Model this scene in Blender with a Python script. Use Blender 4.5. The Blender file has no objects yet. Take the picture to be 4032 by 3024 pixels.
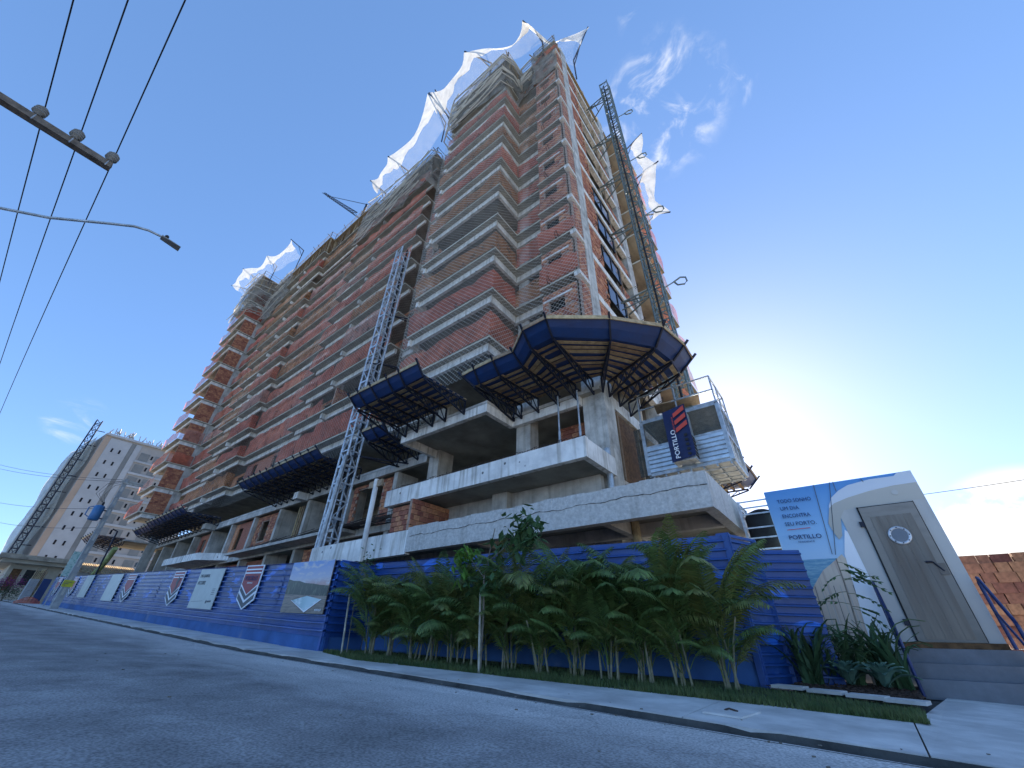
import bpy, math, random
from mathutils import Vector, Matrix
RN = random.Random(11)
sc = bpy.context.scene
COL = sc.collection
rad = math.radians

# ------------------------------------------------------------------ camera
YAW, PITCH, ROLL, FPX = rad(-38.605), rad(33.013), rad(1.397), 1540.0
fw = Vector((math.sin(YAW)*math.cos(PITCH), math.cos(YAW)*math.cos(PITCH), math.sin(PITCH)))
rt = Vector((math.cos(YAW), -math.sin(YAW), 0)); up = rt.cross(fw)
rx = rt*math.cos(ROLL) + up*math.sin(ROLL); ux = up*math.cos(ROLL) - rt*math.sin(ROLL)
cam = bpy.data.cameras.new('camera'); co = bpy.data.objects.new('camera', cam); COL.objects.link(co)
co.matrix_world = Matrix(((rx.x, ux.x, -fw.x, 0), (rx.y, ux.y, -fw.y, 0), (rx.z, ux.z, -fw.z, 0.65), (0, 0, 0, 1)))
cam.sensor_width = 36; cam.lens = FPX/4032*36; cam.clip_start = 0.05; cam.clip_end = 3000
sc.camera = co

# ------------------------------------------------------------------ sky, sun, exposure
SUN_EL, SUN_AZ = rad(22.7), rad(-7.6)          # azimuth measured from +Y towards +X
w = bpy.data.worlds.new('World'); sc.world = w; w.use_nodes = True
nt = w.node_tree; nt.nodes.clear()
def N(t, **k):
    n = nt.nodes.new(t)
    for a, b in k.items(): setattr(n, a, b)
    return n
out = N('ShaderNodeOutputWorld'); bg = N('ShaderNodeBackground'); bg.inputs[1].default_value = 0.15
sky = N('ShaderNodeTexSky', sky_type='NISHITA', sun_disc=False, sun_elevation=SUN_EL, sun_rotation=SUN_AZ,
        altitude=0, air_density=.35, dust_density=.09, ozone_density=1.4)
tc = N('ShaderNodeTexCoord')
def mathn(op, a, b=None, c=None, clamp=False):
    n = N('ShaderNodeMath', operation=op); n.use_clamp = clamp
    for i, q in enumerate((a, b, c)):
        if q is None: continue
        if isinstance(q, (int, float)): n.inputs[i].default_value = q
        else: nt.links.new(q, n.inputs[i])
    return n.outputs[0]
def cloud(direc, inner, outer, scale, lo, hi, seed, stretch=(1, 1, 1), rot=(0, 0, 0), detail=8, dist=0.6):
    d = Vector(direc).normalized()
    dp = N('ShaderNodeVectorMath', operation='DOT_PRODUCT'); nt.links.new(tc.outputs['Generated'], dp.inputs[0]); dp.inputs[1].default_value = d
    mr = N('ShaderNodeMapRange', interpolation_type='SMOOTHSTEP'); nt.links.new(dp.outputs['Value'], mr.inputs[0])
    mr.inputs[1].default_value = math.cos(rad(outer)); mr.inputs[2].default_value = math.cos(rad(inner))
    mp = N('ShaderNodeMapping'); mp.inputs['Location'].default_value = (seed, seed*1.7, seed*.3); mp.inputs['Scale'].default_value = stretch; mp.inputs['Rotation'].default_value = rot
    nt.links.new(tc.outputs['Generated'], mp.inputs[0])
    ns = N('ShaderNodeTexNoise'); ns.inputs['Scale'].default_value = scale; ns.inputs['Detail'].default_value = detail; ns.inputs['Roughness'].default_value = .6; ns.inputs['Distortion'].default_value = dist
    nt.links.new(mp.outputs[0], ns.inputs['Vector'])
    m2 = N('ShaderNodeMapRange', interpolation_type='SMOOTHSTEP'); nt.links.new(ns.outputs[0], m2.inputs[0]); m2.inputs[1].default_value = lo; m2.inputs[2].default_value = hi
    return mathn('MULTIPLY', mr.outputs[0], m2.outputs[0])
CL = cloud((.002, .452, .892), 1.0, 8, 10, .47, .74, 5.84, (1, 1.25, 1), (0, 0, .6), dist=.45)
for c_ in (cloud((.09, .475, .876), .5, 4.5, 15, .52, .9, 8.4, (1.4, 1, 1)), cloud((.05, .31, .95), .5, 4, 13, .54, .98, 5.5, (1, 1.4, 1)),
           cloud((.245, .960, .12), 5.5, 7.6, 7.0, .36, .47, 3.1, (1, 1, 1.3), detail=10, dist=.2), cloud((-.9551, .0085, .296), .6, 2.6, 14, .46, 1.05, 2.2, (1, 1, 3))):
    CL = mathn('MAXIMUM', CL, c_)

mixc = N('ShaderNodeMix', data_type='RGBA')
gm = N('ShaderNodeGamma'); gm.inputs[1].default_value = .52; hsv = N('ShaderNodeHueSaturation'); hsv.inputs['Saturation'].default_value = 1.55; hsv.inputs['Hue'].default_value = .507; nt.links.new(sky.outputs[0], gm.inputs[0]); nt.links.new(gm.outputs[0], hsv.inputs['Color']); nt.links.new(hsv.outputs[0], mixc.inputs[6])
mixc.inputs[7].default_value = (1.75, 1.72, 1.68, 1)
nt.links.new(CL, mixc.inputs[0])
nt.links.new(mixc.outputs[2], bg.inputs[0]); nt.links.new(bg.outputs[0], out.inputs[0])
sl = bpy.data.lights.new('sun', 'SUN'); sl.energy = 4.0; sl.angle = rad(.55); sl.color = (1, .9, .74)
so = bpy.data.objects.new('sun', sl); COL.objects.link(so)
sdir = Vector((math.sin(SUN_AZ)*math.cos(SUN_EL), math.cos(SUN_AZ)*math.cos(SUN_EL), math.sin(SUN_EL)))
so.rotation_euler = (-sdir).to_track_quat('-Z', 'Y').to_euler(); so.location = sdir*80
sc.view_settings.view_transform = 'Standard'; sc.view_settings.look = 'None'; sc.view_settings.gamma = 1
sc.view_settings.exposure = 2.4
sc.cycles.max_bounces = 8; sc.cycles.transparent_max_bounces = 24

# ------------------------------------------------------------------ materials
def mk(name, col, rough=.8, var=.15, scale=4, bump=0, bscale=30, metal=0, spec=.4, streak=0, col2=None, isl=0, alpha=1, transl=0, detail=6, holes=0, spots=None, anoise=.13):
    """principled surface: base colour mottled by noise, optional vertical run marks, per-piece tint, fine relief"""
    m = bpy.data.materials.new(name); m.use_nodes = True; t = m.node_tree; nd = t.nodes; L = t.links
    b = nd['Principled BSDF']; o = nd['Material Output']
    b.inputs['Roughness'].default_value = rough; b.inputs['Metallic'].default_value = metal; b.inputs['Specular IOR Level'].default_value = spec
    c = nd.new('ShaderNodeTexCoord')
    n = nd.new('ShaderNodeTexNoise'); n.inputs['Scale'].default_value = scale; n.inputs['Detail'].default_value = detail; n.inputs['Roughness'].default_value = .62
    L.new(c.outputs['Object'], n.inputs['Vector'])
    mx = nd.new('ShaderNodeMix'); mx.data_type = 'RGBA'
    c2 = col2 or tuple(x*(1-2*var) for x in col); c1 = col if col2 else tuple(min(1, x*(1+var)) for x in col)
    mx.inputs[6].default_value = (*c1, 1); mx.inputs[7].default_value = (*c2, 1)
    r = nd.new('ShaderNodeMapRange'); r.inputs[1].default_value = .32; r.inputs[2].default_value = .68; L.new(n.outputs[0], r.inputs[0]); L.new(r.outputs[0], mx.inputs[0])
    colo = mx.outputs[2]
    def mul(colo, fac, tint):
        q = nd.new('ShaderNodeMix'); q.data_type = 'RGBA'; q.blend_type = 'MULTIPLY'; L.new(fac, q.inputs[0]); L.new(colo, q.inputs[6]); q.inputs[7].default_value = (*tint, 1); return q.outputs[2]
    if streak:
        mp = nd.new('ShaderNodeMapping'); mp.inputs['Scale'].default_value = (5, 5, .35); L.new(c.outputs['Object'], mp.inputs[0])
        n2 = nd.new('ShaderNodeTexNoise'); n2.inputs['Scale'].default_value = 1.2; n2.inputs['Detail'].default_value = 5; L.new(mp.outputs[0], n2.inputs['Vector'])
        r2 = nd.new('ShaderNodeMapRange'); r2.inputs[1].default_value = .5; r2.inputs[2].default_value = .72; r2.inputs[4].default_value = streak; L.new(n2.outputs[0], r2.inputs[0])
        colo = mul(colo, r2.outputs[0], (.42, .38, .31))
    if holes:
        v = nd.new('ShaderNodeTexVoronoi'); v.inputs['Scale'].default_value = holes; L.new(c.outputs['Object'], v.inputs['Vector'])
        r3 = nd.new('ShaderNodeMapRange'); r3.inputs[1].default_value = .075; r3.inputs[2].default_value = .05; L.new(v.outputs['Distance'], r3.inputs[0])
        colo = mul(colo, r3.outputs[0], (.2, .2, .2))
    if spots:
        n4 = nd.new('ShaderNodeTexNoise'); n4.inputs['Scale'].default_value = spots[0]; n4.inputs['Detail'].default_value = 4; L.new(c.outputs['Object'], n4.inputs['Vector'])
        r4 = nd.new('ShaderNodeMapRange'); r4.inputs[1].default_value = spots[1]; r4.inputs[2].default_value = spots[2]; L.new(n4.outputs[0], r4.inputs[0])
        q = nd.new('ShaderNodeMix'); q.data_type = 'RGBA'; L.new(r4.outputs[0], q.inputs[0]); L.new(colo, q.inputs[6]); q.inputs[7].default_value = (*spots[3], 1); colo = q.outputs[2]
    if isl:
        g = nd.new('ShaderNodeNewGeometry'); oi = nd.new('ShaderNodeObjectInfo')
        ad = nd.new('ShaderNodeMath'); ad.operation = 'ADD'; L.new(g.outputs['Random Per Island'], ad.inputs[0]); L.new(oi.outputs['Random'], ad.inputs[1])
        fr = nd.new('ShaderNodeMath'); fr.operation = 'FRACT'; L.new(ad.outputs[0], fr.inputs[0])
        hs = nd.new('ShaderNodeHueSaturation'); r5 = nd.new('ShaderNodeMapRange'); r5.inputs[3].default_value = 1-isl; r5.inputs[4].default_value = 1+isl; L.new(fr.outputs[0], r5.inputs[0]); L.new(r5.outputs[0], hs.inputs['Value'])
        r6 = nd.new('ShaderNodeMapRange'); r6.inputs[3].default_value = .49; r6.inputs[4].default_value = .515; L.new(fr.outputs[0], r6.inputs[0]); L.new(r6.outputs[0], hs.inputs['Hue'])
        L.new(colo, hs.inputs['Color']); colo = hs.outputs[0]
    L.new(colo, b.inputs['Base Color'])
    if bump:
        n3 = nd.new('ShaderNodeTexNoise'); n3.inputs['Scale'].default_value = bscale; n3.inputs['Detail'].default_value = 6; L.new(c.outputs['Object'], n3.inputs['Vector'])
        bp = nd.new('ShaderNodeBump'); bp.inputs['Strength'].default_value = bump; bp.inputs['Distance'].default_value = .02; L.new(n3.outputs[0], bp.inputs['Height']); L.new(bp.outputs[0], b.inputs['Normal'])
    last = b.outputs[0]
    if transl:
        tr = nd.new('ShaderNodeBsdfTranslucent'); L.new(colo, tr.inputs[0]); ms = nd.new('ShaderNodeMixShader'); ms.inputs[0].default_value = transl; L.new(last, ms.inputs[1]); L.new(tr.outputs[0], ms.inputs[2]); last = ms.outputs[0]
    if alpha < 1:
        tp = nd.new('ShaderNodeBsdfTransparent'); ms = nd.new('ShaderNodeMixShader')
        na = nd.new('ShaderNodeTexNoise'); na.inputs['Scale'].default_value = 2.2; na.inputs['Detail'].default_value = 3; L.new(c.outputs['Object'], na.inputs['Vector'])
        ra = nd.new('ShaderNodeMapRange'); ra.inputs[1].default_value = .3; ra.inputs[2].default_value = .7; ra.inputs[3].default_value = max(0, alpha-anoise); ra.inputs[4].default_value = min(1, alpha+anoise)
        L.new(na.outputs[0], ra.inputs[0]); L.new(ra.outputs[0], ms.inputs[0]); L.new(tp.outputs[0], ms.inputs[1]); L.new(last, ms.inputs[2]); last = ms.outputs[0]
    L.new(last, o.inputs['Surface'])
    return m
MT = {}
def M(k): return MT[k]
MT['concrete'] = mk('concrete', (.53, .49, .43), .9, .2, 1.1, .35, 18, streak=.5)
MT['pale_concrete'] = mk('pale_concrete', (.84, .81, .75), .88, .14, 1.3, .3, 14, streak=.8, holes=1.3)
MT['beam_concrete'] = mk('beam_concrete', (.82, .78, .71), .88, .14, 1.6, .25, 14, streak=.75, holes=1.6)
MT['rough_concrete'] = mk('rough_concrete', (.58, .555, .51), .95, .12, 12, .9, 9, streak=.35)
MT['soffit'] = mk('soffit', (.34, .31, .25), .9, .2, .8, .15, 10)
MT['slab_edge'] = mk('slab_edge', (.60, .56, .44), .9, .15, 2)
MT['plaster'] = mk('plaster', (.44, .37, .28), .95, .3, 1.2, .2, 20)
MT['brick'] = mk('brick', (.46, .18, .105), .9, .16, 9, .25, 40, isl=.35)
MT['brick_old'] = mk('brick_old', (.29, .10, .06), .9, .2, 9, .25, 40, isl=.35)
MT['mortar'] = mk('mortar', (.40, .28, .21), .95, .2, 5)
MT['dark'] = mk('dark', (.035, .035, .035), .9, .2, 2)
MT['steel_dark'] = mk('steel_dark', (.025, .028, .045), .5, .25, 6, .2, 30, metal=.3)
MT['galv'] = mk('galv', (.42, .45, .47), .45, .2, 5, .1, 30, metal=.5)
MT['galv_white'] = mk('galv_white', (.60, .63, .66), .42, .2, 5, metal=.35)
MT['hoist_green'] = mk('hoist_green', (.19, .235, .225), .5, .2, 5, metal=.3)
MT['cable'] = mk('cable', (.012, .012, .014), .6, .1, 4)
MT['wood'] = mk('wood', (.42, .30, .185), .8, .25, 6, .3, 30, col2=(.23, .16, .095), isl=.3)
MT['wood_pale'] = mk('wood_pale', (.44, .32, .19), .8, .2, 6, .3, 30, isl=.2)
MT['rusty'] = mk('rusty', (.17, .085, .035), .85, .3, 8)
MT['ply_blue'] = mk('ply_blue', (.012, .045, .16), .42, .2, 2.5, .1, 10, col2=(.016, .035, .11))
MT['rebar'] = mk('rebar', (.06, .04, .03), .8, .2, 9)
MT['glass'] = mk('glass', (.02, .022, .028), .08, .1, 2, spec=.6)
MT['alu_dark'] = mk('alu_dark', (.02, .02, .022), .4, .1, 2)
MT['net_red'] = mk('net_red', (.74, .22, .13), .95, .18, .9, alpha=.62, transl=.25)
MT['net_faded'] = mk('net_faded', (.74, .36, .27), .95, .2, .9, alpha=.52, transl=.25)
MT['net_deep'] = mk('net_deep', (.58, .15, .09), .95, .2, .9, alpha=.72, transl=.2)
MT['net_orange'] = mk('net_orange', (.55, .24, .10), .95, .18, 1.2, alpha=.62, transl=.25)
MT['net_white'] = mk('net_white', (.72, .70, .67), .9, .1, 1.2, alpha=.9, transl=.14, anoise=.05)
MT['net_thin'] = mk('net_thin', (.55, .57, .60), .9, .06, 1.2, alpha=.14, transl=.3, anoise=.03)
MT['net_grey'] = mk('net_grey', (.42, .39, .33), .95, .25, .8, alpha=.55, transl=.3)
MT['column'] = mk('column', (.56, .54, .49), .9, .25, 1.5, .4, 14, streak=.6)
MT['strand'] = mk('strand', (.60, .56, .48), .9, .1, 3)

# ------------------------------------------------------------------ mesh helpers
class MB:
    def __init__(s): s.v = []; s.f = []
    def add(s, vs, fs):
        k = len(s.v); s.v += [tuple(p) for p in vs]; s.f += [tuple(k+i for i in f) for f in fs]; return s
    def box(s, x0, x1, y0, y1, z0, z1):
        return s.add([(x0,y0,z0),(x1,y0,z0),(x1,y1,z0),(x0,y1,z0),(x0,y0,z1),(x1,y0,z1),(x1,y1,z1),(x0,y1,z1)],
                     [(0,3,2,1),(4,5,6,7),(0,1,5,4),(1,2,6,5),(2,3,7,6),(3,0,4,7)])
    def obox(s, c, a, b, d):
        c, a, b, d = map(Vector, (c, a, b, d))
        P = [c+sx*a+sy*b+sz*d for sz in (-1,1) for sx, sy in ((-1,-1),(1,-1),(1,1),(-1,1))]
        return s.add(P, [(0,3,2,1),(4,5,6,7),(0,1,5,4),(1,2,6,5),(2,3,7,6),(3,0,4,7)])
    def bar(s, p, q, wd=.06, h=None, upv=(0,0,1)):
        p, q = Vector(p), Vector(q); d = q-p
        if d.length < 1e-6: return s
        dn = d.normalized(); u = Vector(upv)
        if abs(dn.dot(u)) > .97: u = Vector((1,0,0))
        a = dn.cross(u).normalized(); b = a.cross(dn)
        return s.obox((p+q)/2, d/2, a*wd/2, b*(h or wd)/2)
    def tube(s, pts, r, n=6, r2=None, cap=True):
        pts = [Vector(p) for p in pts]; rings = []; m = len(pts)
        for i, p in enumerate(pts):
            d = (pts[min(i+1, m-1)]-pts[max(i-1, 0)]).normalized()
            u = Vector((0,0,1)) if abs(d.z) < .9 else Vector((1,0,0))
            a = d.cross(u).normalized(); b = a.cross(d)
            rr = r if r2 is None else r+(r2-r)*i/max(1, m-1)
            rings.append([p+(a*math.cos(2*math.pi*k/n)+b*math.sin(2*math.pi*k/n))*rr for k in range(n)])
        vs = [q for rg in rings for q in rg]
        fs = [(i*n+k, i*n+(k+1)%n, (i+1)*n+(k+1)%n, (i+1)*n+k) for i in range(m-1) for k in range(n)]
        if cap: fs += [tuple(range(n))[::-1], tuple((m-1)*n+k for k in range(n))]
        return s.add(vs, fs)
    def prism(s, poly, z0, z1):
        n = len(poly)
        return s.add([(x,y,z0) for x,y in poly]+[(x,y,z1) for x,y in poly],
                     [tuple(range(n))[::-1], tuple(range(n, 2*n))]+[(i,(i+1)%n,n+(i+1)%n,n+i) for i in range(n)])
    def plate(s, poly, y0, y1):        # polygon in x,z extruded along y
        n = len(poly)
        return s.add([(x,y0,z) for x,z in poly]+[(x,y1,z) for x,z in poly],
                     [tuple(range(n)), tuple(range(n, 2*n))[::-1]]+[(i,n+i,n+(i+1)%n,(i+1)%n) for i in range(n)])
    def lathe(s, c, prof, n=16, ax=(0,0,1)):
        c = Vector(c); ax = Vector(ax).normalized(); u = Vector((1,0,0)) if abs(ax.x) < .9 else Vector((0,1,0))
        a = ax.cross(u).normalized(); b = ax.cross(a); m = len(prof)
        vs = [c+ax*h+(a*math.cos(2*math.pi*k/n)+b*math.sin(2*math.pi*k/n))*r for r, h in prof for k in range(n)]
        fs = [(i*n+k, i*n+(k+1)%n, (i+1)*n+(k+1)%n, (i+1)*n+k) for i in range(m-1) for k in range(n)]
        fs += [tuple(range(n))[::-1], tuple((m-1)*n+k for k in range(n))]
        return s.add(vs, fs)
    def mesh(s, name, mat):
        me = bpy.data.meshes.new(name); me.from_pydata(s.v, [], s.f); me.update()
        if mat: me.materials.append(M(mat) if isinstance(mat, str) else mat)
        return me
    def build(s, name, mat, parent=None, smooth=False):
        me = s.mesh(name, mat)
        if smooth:
            me.polygons.foreach_set('use_smooth', [True]*len(me.polygons))
        return put(name, me, parent)
def put(name, me, parent=None, loc=None, rot=None, scl=None):
    o = bpy.data.objects.new(name, me); COL.objects.link(o)
    if parent is not None:
        o.parent = parent
        if loc is None and parent.type == 'EMPTY': o.location = -Vector(parent.location)
    if loc is not None: o.location = Vector(loc) - (Vector(parent.location) if parent is not None and parent.type == 'EMPTY' else Vector())
    if rot is not None: o.rotation_euler = rot
    if scl is not None: o.scale = scl
    return o
def thing(name, label, cat, loc=(0,0,0), group=None):
    o = bpy.data.objects.new(name, None); COL.objects.link(o); o.location = loc; o.empty_display_size = .2
    return tag(o, label, cat, group)
def tag(o, label, cat, group=None, kind=None):
    o['label'] = label; o['category'] = cat
    if group: o['group'] = group
    if kind: o['kind'] = kind
    return o
def struct(o): o['kind'] = 'structure'; return o
def stuff(o): o['kind'] = 'stuff'; return o
def text_mesh(body, size, mat, bold=0.0):
    cu = bpy.data.curves.new('t', 'FONT'); cu.body = body; cu.size = size; cu.extrude = .002; cu.offset = bold; cu.resolution_u = 3
    ob = bpy.data.objects.new('t', cu); COL.objects.link(ob)
    me = bpy.data.meshes.new_from_object(ob.evaluated_get(bpy.context.evaluated_depsgraph_get()))
    bpy.data.objects.remove(ob); me.materials.clear(); me.materials.append(M(mat)); return me
def lettering(name, body, p, xdir, zdir, width, height, mat, parent, bold=0.0):
    """text laid in the plane spanned by xdir (reading direction) and zdir, its baseline start at p, fitted to width x height"""
    me = text_mesh(body, 1.0, mat, bold)
    xs = [v.co.x for v in me.vertices]; ys = [v.co.y for v in me.vertices]
    x0, x1, y0, y1 = min(xs), max(xs), min(ys), max(ys)
    X = Vector(xdir).normalized(); Z = Vector(zdir).normalized(); Nn = X.cross(Z); p = Vector(p)
    for v in me.vertices:
        v.co = p + X*((v.co.x-x0)/(x1-x0)*width) + Z*((v.co.y-y0)/(y1-y0)*height) + Nn*(v.co.z)
    return put(name, me, parent)
def gz(x):
    if x > -10.4: return -.03*x
    if x > -70: return .312+.045*(-x-10.4)
    return 2.994+.01*min(60, -x-70)

# ================================================================== the setting
def ygut(x): return 4.46+.022*x
def yfence(x): return 5.46+.0196*(x+9.36)
MT['soil'] = mk('soil', (.19, .18, .165), .95, .3, 3, .5, 20)
def asphalt_mat():
    m = mk('asphalt', (.33, .32, .31), .92, .16, 1.6, .35, 160)
    t = m.node_tree; nd = t.nodes; L = t.links; b = nd['Principled BSDF']
    src = b.inputs['Base Color'].links[0].from_socket
    g = nd.new('ShaderNodeTexCoord'); sp = nd.new('ShaderNodeSeparateXYZ'); L.new(g.outputs['Object'], sp.inputs[0])
    a = nd.new('ShaderNodeMath'); a.operation = 'MULTIPLY_ADD'; L.new(sp.outputs[0], a.inputs[0]); a.inputs[1].default_value = -.022; L.new(sp.outputs[1], a.inputs[2])
    n = nd.new('ShaderNodeTexNoise'); n.inputs['Scale'].default_value = 1.1; n.inputs['Detail'].default_value = 7
    mp = nd.new('ShaderNodeMapping'); mp.inputs['Scale'].default_value = (.5, 2, 1); L.new(g.outputs['Object'], mp.inputs[0]); L.new(mp.outputs[0], n.inputs['Vector'])
    s = nd.new('ShaderNodeMath'); s.operation = 'MULTIPLY_ADD'; L.new(n.outputs[0], s.inputs[0]); s.inputs[1].default_value = 1.5; L.new(a.outputs[0], s.inputs[2])
    r = nd.new('ShaderNodeMapRange'); r.inputs[1].default_value = 3.5; r.inputs[2].default_value = 4.9; r.inputs[4].default_value = 1.0; L.new(s.outputs[0], r.inputs[0])
    q = nd.new('ShaderNodeMix'); q.data_type = 'RGBA'; L.new(r.outputs[0], q.inputs[0]); L.new(src, q.inputs[6]); q.inputs[7].default_value = (.62, .59, .55, 1)
    v = nd.new('ShaderNodeTexNoise'); v.inputs['Scale'].default_value = 55; v.inputs['Detail'].default_value = 3; L.new(g.outputs['Object'], v.inputs['Vector'])
    r2 = nd.new('ShaderNodeMapRange'); r2.inputs[1].default_value = .36; r2.inputs[2].default_value = .62; r2.inputs[3].default_value = .62; r2.inputs[4].default_value = 1.18; L.new(v.outputs[0], r2.inputs[0])
    x = nd.new('ShaderNodeMix'); x.data_type = 'RGBA'; x.blend_type = 'MULTIPLY'; x.inputs[0].default_value = 1; L.new(q.outputs[2], x.inputs[6])
    cb = nd.new('ShaderNodeCombineColor'); [L.new(r2.outputs[0], cb.inputs[i]) for i in range(3)]; L.new(cb.outputs[0], x.inputs[7]); L.new(x.outputs[2], b.inputs['Base Color'])
    pn = nd.new('ShaderNodeTexNoise'); pn.inputs['Scale'].default_value = .45; pn.inputs['Detail'].default_value = 4; pn.inputs['Distortion'].default_value = 1.2; L.new(mp.outputs[0], pn.inputs['Vector'])
    r9 = nd.new('ShaderNodeMapRange'); r9.inputs[1].default_value = .42; r9.inputs[2].default_value = .6; r9.inputs[3].default_value = .9; r9.inputs[4].default_value = 1.07; L.new(pn.outputs[0], r9.inputs[0])
    vo = nd.new('ShaderNodeTexVoronoi'); vo.feature = 'DISTANCE_TO_EDGE'; vo.inputs['Scale'].default_value = .33; vo.inputs['Randomness'].default_value = 1
    dn = nd.new('ShaderNodeTexNoise'); dn.inputs['Scale'].default_value = 2.2; dn.inputs['Detail'].default_value = 5; L.new(g.outputs['Object'], dn.inputs['Vector'])
    va = nd.new('ShaderNodeVectorMath'); va.operation = 'MULTIPLY_ADD'; L.new(dn.outputs['Color'], va.inputs[0]); va.inputs[1].default_value = (.9, .9, .9); L.new(g.outputs['Object'], va.inputs[2]); L.new(va.outputs[0], vo.inputs['Vector'])
    rc = nd.new('ShaderNodeMapRange'); rc.inputs[1].default_value = .0; rc.inputs[2].default_value = .012; rc.inputs[3].default_value = .8; rc.inputs[4].default_value = 1; L.new(vo.outputs['Distance'], rc.inputs[0])
    pm = nd.new('ShaderNodeMath'); pm.operation = 'MULTIPLY'; L.new(r9.outputs[0], pm.inputs[0]); L.new(rc.outputs[0], pm.inputs[1])
    x2 = nd.new('ShaderNodeMix'); x2.data_type = 'RGBA'; x2.blend_type = 'MULTIPLY'; x2.inputs[0].default_value = 1; L.new(x.outputs[2], x2.inputs[6])
    cb2 = nd.new('ShaderNodeCombineColor'); [L.new(pm.outputs[0], cb2.inputs[i]) for i in range(3)]; L.new(cb2.outputs[0], x2.inputs[7]); L.new(x2.outputs[2], b.inputs['Base Color'])
    return m
MT['asphalt'] = asphalt_mat()
MT['gutter'] = mk('gutter', (.075, .073, .065), .8, .3, 3, .5, 40)
MT['pavement'] = mk('pavement', (.62, .595, .555), .9, .16, 1.7, .3, 60, spots=(.9, .52, .72, (.46, .44, .41)))
MT['step_paint'] = mk('step_paint', (.18, .185, .20), .7, .12, 3, .15, 30)
XS = [-400, -300, -220, -160, -130, -110, -95, -85, -78, -72, -70, -66]+[-62+2*i for i in range(26)]+[-10.4, -9, -8, -7, -6, -5, -4, -3, -2, -1, 0, 1, 2, 3, 4, 6, 10, 20, 40, 80, 200]
XS = sorted(XS)
def sheet(name, mat, ya, yb, za, zb=None, xs=XS, ny=1):
    b = MB(); zb = za if zb is None else zb
    for x in xs:
        y0, y1 = ya(x), yb(x)
        for j in range(ny+1):
            t = j/ny; b.v.append((x, y0+(y1-y0)*t, gz(x)+za+(zb-za)*t))
    k = ny+1
    b.f = [(i*k+j, (i+1)*k+j, (i+1)*k+j+1, i*k+j+1) for i in range(len(xs)-1) for j in range(ny)]
    return struct(b.build(name, mat))
sheet('terrain', 'soil', lambda x: -300, lambda x: 400, -.25)
sheet('road', 'asphalt', lambda x: -6.2+.022*x, lambda x: ygut(x)-.02, 0, ny=2)
sheet('far_pavement', 'pavement', lambda x: -12+.022*x, lambda x: -6.2+.022*x, .12)
gt = MB()
for i, x in enumerate([q*.5 for q in range(-140, 24)]):
    e = RN.uniform(-.02, .02)
    gt.v += [(x, ygut(x)-.07+e, gz(x)+.004), (x, ygut(x)+.03, gz(x)-.035), (x, ygut(x)+.18+e*.4, gz(x)-.02), (x, ygut(x)+.205+e*.5, gz(x)+.022)]
    if i: k = i*4; gt.f += [(k-4+j, k+j, k+j+1, k-3+j) for j in range(3)]
struct(gt.build('gutter', 'gutter'))
# pavement: base sheet with the cast slabs as separate pieces, joints left open between them
pv = sheet('sidewalk', 'gutter', lambda x: ygut(x)+.2, lambda x: (yfence(x)+.1 if x < -9.2 else 10.5), .0, xs=[x for x in XS if -72 <= x <= 6])
cuts = [-70, -64, -58, -52, -46.5, -41, -36, -31, -26.5, -22, -18, -14.2, -11.2, -9.5, -7.4, -4.6, -1.62, .04, 3.2, 5.8]
grass_front = [(-9.2, 5.42), (-7.4, 5.0), (-4.6, 5.52), (-1.73, 6.05), (.17, 6.32)]
def gf(x):
    for (a, b), (c, d) in zip(grass_front, grass_front[1:]):
        if a <= x <= c: return b+(d-b)*(x-a)/(c-a)
    return 6.3
for a, b in zip(cuts, cuts[1:]):
    a2, b2 = a+.006, b-.006; n = max(1, int((b-a)/.5)); m = MB(); dz = RN.uniform(-.004, .006)
    for i in range(n+1):
        x = a2+(b2-a2)*i/n
        yb = yfence(x)+.05 if x < -9.45 else (gf(x) if x < .17 else 9.9)
        ya = ygut(x)+.205+.012*math.sin(x*7.3)+.008*math.sin(x*19)
        z = gz(x)+.028+dz
        m.v += [(x, ya, z-.09), (x, ya, z), (x, yb, z+.02), (x, yb, z-.09)]
        if i: k = i*4; m.f += [(k-4, k, k+1, k-3), (k-3, k+1, k+2, k-2), (k-2, k+2, k+3, k-1)]
    m.f += [(0, 1, 2, 3), tuple(n*4+j for j in (3, 2, 1, 0))]
    m.build('pavement_slab', 'pavement', pv)
mh = MB()
mh.obox((-1.33, 5.24, gz(-1.33)+.046), (.17, .0, -.005), (.03, .27, 0), (0, 0, .008))
cv = tag(mh.build('inspection_cover', 'pavement'), 'square concrete inspection cover set into the grey pavement', 'cover')
MB().tube([(-1.40, 5.25, gz(-1.4)+.055), (-1.36, 5.27, gz(-1.36)+.07), (-1.28, 5.26, gz(-1.28)+.058)], .009, 6).build('lifting_handle', 'rebar', cv)

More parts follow.
